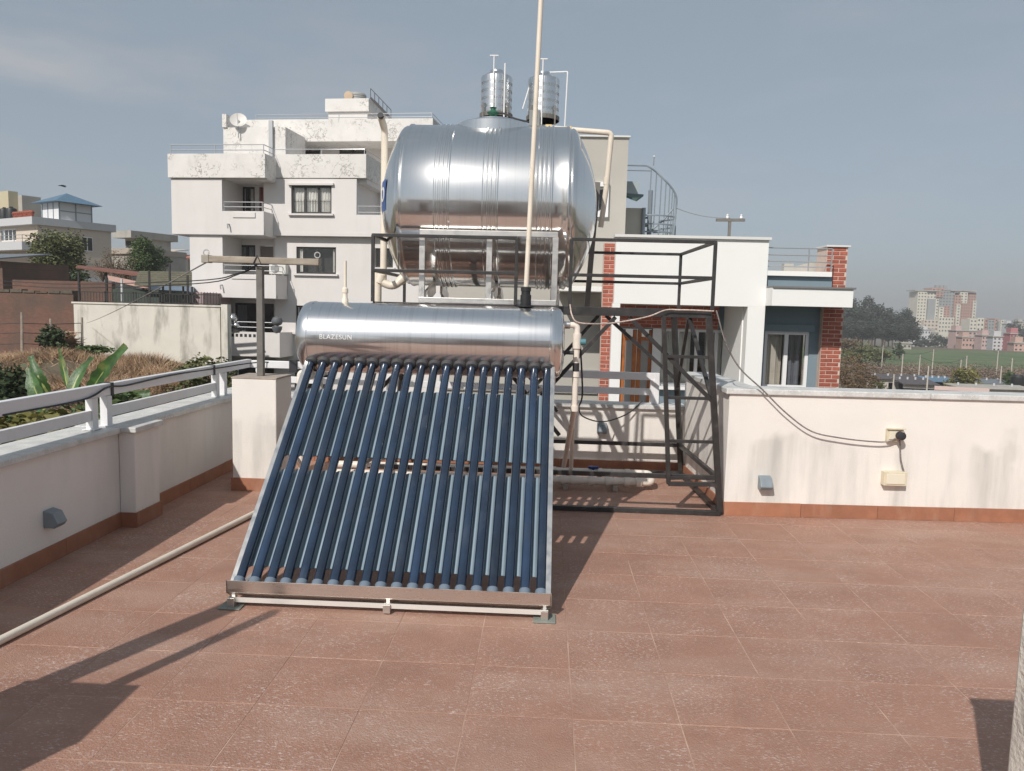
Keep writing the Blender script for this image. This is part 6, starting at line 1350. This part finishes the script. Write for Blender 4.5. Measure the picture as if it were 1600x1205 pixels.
# ---- sheds and walls behind the right parapet
M_sw = mat('shabby_white_wall', (.55, .50, .46), .95, var=.12, vscale=.6, stain=(.2, .18, .16), stain_amt=.6, stain_scale=(.8, .8, .3))
def shed(px0, px1, pyt, pye, Y, roof_m, wall_m, lb, wins, ang=0.0, depth=3, slope=.35):
    f = Fac((px0+px1)/2, pye, Y, ang, ground=gz(at((px0+px1)/2, pye, Y).x, Y)-.3); t = f.thing('long_shed', lb, 'shed'); ze = f.p((px0+px1)/2, pye)[1]; xa, xb = f.p(px0, pye)[0], f.p(px1, pye)[0]
    hs_ = []
    for k in range(wins): x = xa+(xb-xa)*(k+.5)/wins; hs_.append((x-.4, x+.4, ze-1.5, ze-.5))
    wall_holes(xa, xb, 0, ze, 0, .2, hs_).build('wall', wall_m, t, local=True); MB().box(xa, xb, depth-.2, depth, 0, ze).build('rear_wall', wall_m, t, local=True)
    MB().box(xa+.02, xb-.02, 1.4, 1.5, 0, ze-.05).build('inner_dark', M_dark, t, local=True)
    MB().add([(xa-.3, -.5, ze), (xb+.3, -.5, ze), (xb+.3, depth+.3, ze+slope), (xa-.3, depth+.3, ze+slope), (xa-.3, -.5, ze+.1), (xb+.3, -.5, ze+.1), (xb+.3, depth+.3, ze+slope+.1), (xa-.3, depth+.3, ze+slope+.1)], [(3, 2, 1, 0), (4, 5, 6, 7), (0, 1, 5, 4), (1, 2, 6, 5), (2, 3, 7, 6), (3, 0, 4, 7)]).build('roof', roof_m, t, local=True)
    for k in range(4): x = xa+(xb-xa)*(k+.4)/4; MB().lathe([(.12, 0), (.12, .3), (0, .32)], (x, depth*.7, ze+slope*.75+.08), 'z', 8).build('roof_vent', M_band, t, local=True)
    return t
M_dkroof = mat('dark_slate_sheet', (.095, .085, .09), .8, var=.15)
shed(1368, 1452, 580, 593, 112, M_dkroof, M_sw, 'long shed with a dark sheet roof and white walls', 5); shed(1412, 1462, 592, 601, 100, M_dkroof, M_sw, 'shabby long shed with barred openings', 5, depth=3, slope=.5)
shed(1454, 1494, 586, 597, 108, mat('blue_tarp', (.12, .20, .28), .7, var=.2), M_green_s, 'low shed under a faded blue roof', 2, slope=.4); shed(1512, 1582, 589, 600, 115, M_gsheet, M_conc, 'long shed with a pale grey sheet roof', 4, slope=.4); shed(1500, 1615, 604, 608, 92, M_conc, M_sw, 'low shabby white outbuildings with dark openings', 9, depth=3, slope=.15)
f = Fac(1500, 606, 86, math.radians(-14), ground=gz(45, 86)-.3); t = f.thing('pink_wall', 'long pale pink boundary wall with a dark red stripe', 'wall'); r_ = f.rect(1459, 604, 1545, 640); z1 = f.p(1500, 605)[1]
MB().box(r_[0], r_[1], 0, .25, 0, z1).build('wall', mat('pale_pink_wall', (.60, .47, .43), .9, var=.05, vscale=.5), t, local=True); MB().box(r_[0], r_[1], -.02, -.001, z1-.62, z1-.42).build('stripe', mat('dark_red_stripe', (.24, .07, .06), .9), t, local=True)
c = at(1590, 594, 104); g = gz(c.x, 104)
pl = thing('black_tank_pair', 'black plastic water tank on a short post frame', 'water tank', (c.x, 104, g)); MB().lathe([(.75, 0), (.8, .1), (.8, 1.3), (.6, 1.6), (0, 1.65)], (c.x, 104, c.z-.9), 'z', 20).build('barrel', M_tankb, pl, smooth=30)
for dx in (-.5, .5): MB().box(c.x+dx-.06, c.x+dx+.06, 103.9, 104.1, g, c.z-.9).build('leg', M_iron, pl)
# ---- concrete poles
pole_w = {1380: 'beside the lone slim tree', 1411: 'at the corner of the dark roofed shed', 1438: 'at the field edge before the path', 1459: 'behind the long dark roof', 1502: 'left of the yellow green tree', 1511: 'above the yellow green tree', 1451: 'with a box lamp before the dark shed', 1560: 'beside the pale grey roof', 1582: 'above the pointed green tree', 1397: 'standing low before the dark shed', 1565: 'in the field near the white villa'}
for px, py0, py1, Y in ((1380, 540, 566, 160), (1411, 553, 580, 130), (1438, 555, 582, 128), (1459, 546, 572, 145), (1502, 562, 585, 125), (1511, 556, 585, 122), (1451, 572, 620, 88), (1560, 548, 575, 150), (1582, 560, 592, 120), (1397, 585, 620, 85), (1565, 572, 600, 115)):
    p = at(px, py0, Y); g = gz(p.x, Y); t = thing('utility_pole', 'pale concrete pole '+pole_w[px], 'pole', (p.x, Y, g)); MB().tube([(p.x, Y, g-.3), (p.x, Y, p.z)], [.12, .075], 8).build('pole', mat('pole_concrete', (.48, .44, .38), .9), t, smooth=50)
    MB().box(p.x-.45, p.x+.45, Y-.05, Y+.05, p.z-.42, p.z-.32).build('cross_bar', M_post, t)
for a, b_, Y, lb in (((1380, 542), (1459, 548), 150, 'thin power line strung over the field'), ((1438, 557), (1511, 558), 125, 'thin power line before the field path')):
    cable('power_line', arc(at(*a, Y), at(*b_, Y), 1.0), .03, M_cable, lb, 'wire')

# ---- bird
c = at(98, 291, 60); bd_ = thing('bird', 'dark bird gliding above the pavilion house', 'bird', c)
V = [(-.05, 0, 0)]
MB().tube([c+Vector((-.02, -.28, 0)), c+Vector((0, -.15, .02)), c+Vector((0, .05, .03)), c+Vector((0, .25, .0)), c+Vector((0, .42, 0))], [.02, .06, .075, .045, .02], 8).build('body', mat('dark_feather', (.03, .026, .024), .8), bd_, smooth=60)
for s in (-1, 1):
    v = [(0, -.12, .04), (s*.16, -.16, .06), (s*.34, -.06, .02), (s*.24, .10, .03), (0, .14, .03)]; v = [c+Vector(q) for q in v]; v += [q-Vector((0, 0, .015)) for q in v]
    MB().add(v, [(0, 1, 2, 3, 4), (9, 8, 7, 6, 5)]+[(i, i+5, (i+1) % 5+5, (i+1) % 5) for i in range(5)]).build('wing', mat('dark_feather', (.03, .026, .024), .8), bd_)

# ---- the hazy air
hz = MB().box(-3400, 3400, -2900, 3900, -60, 60).build('haze', None, origin=(0, 0, -60)); tag(hz, kind='stuff')
hm = bpy.data.materials.new('haze'); hm.use_nodes = True; n = hm.node_tree.nodes; n.remove(n['Principled BSDF'])
pvn = n.new('ShaderNodeVolumePrincipled'); pvn.inputs['Color'].default_value = (.93, .93, .94, 1); pvn.inputs['Density'].default_value = .0007; pvn.inputs['Anisotropy'].default_value = .1
hm.node_tree.links.new(pvn.outputs[0], n['Material Output'].inputs['Volume']); hz.data.materials.append(hm)
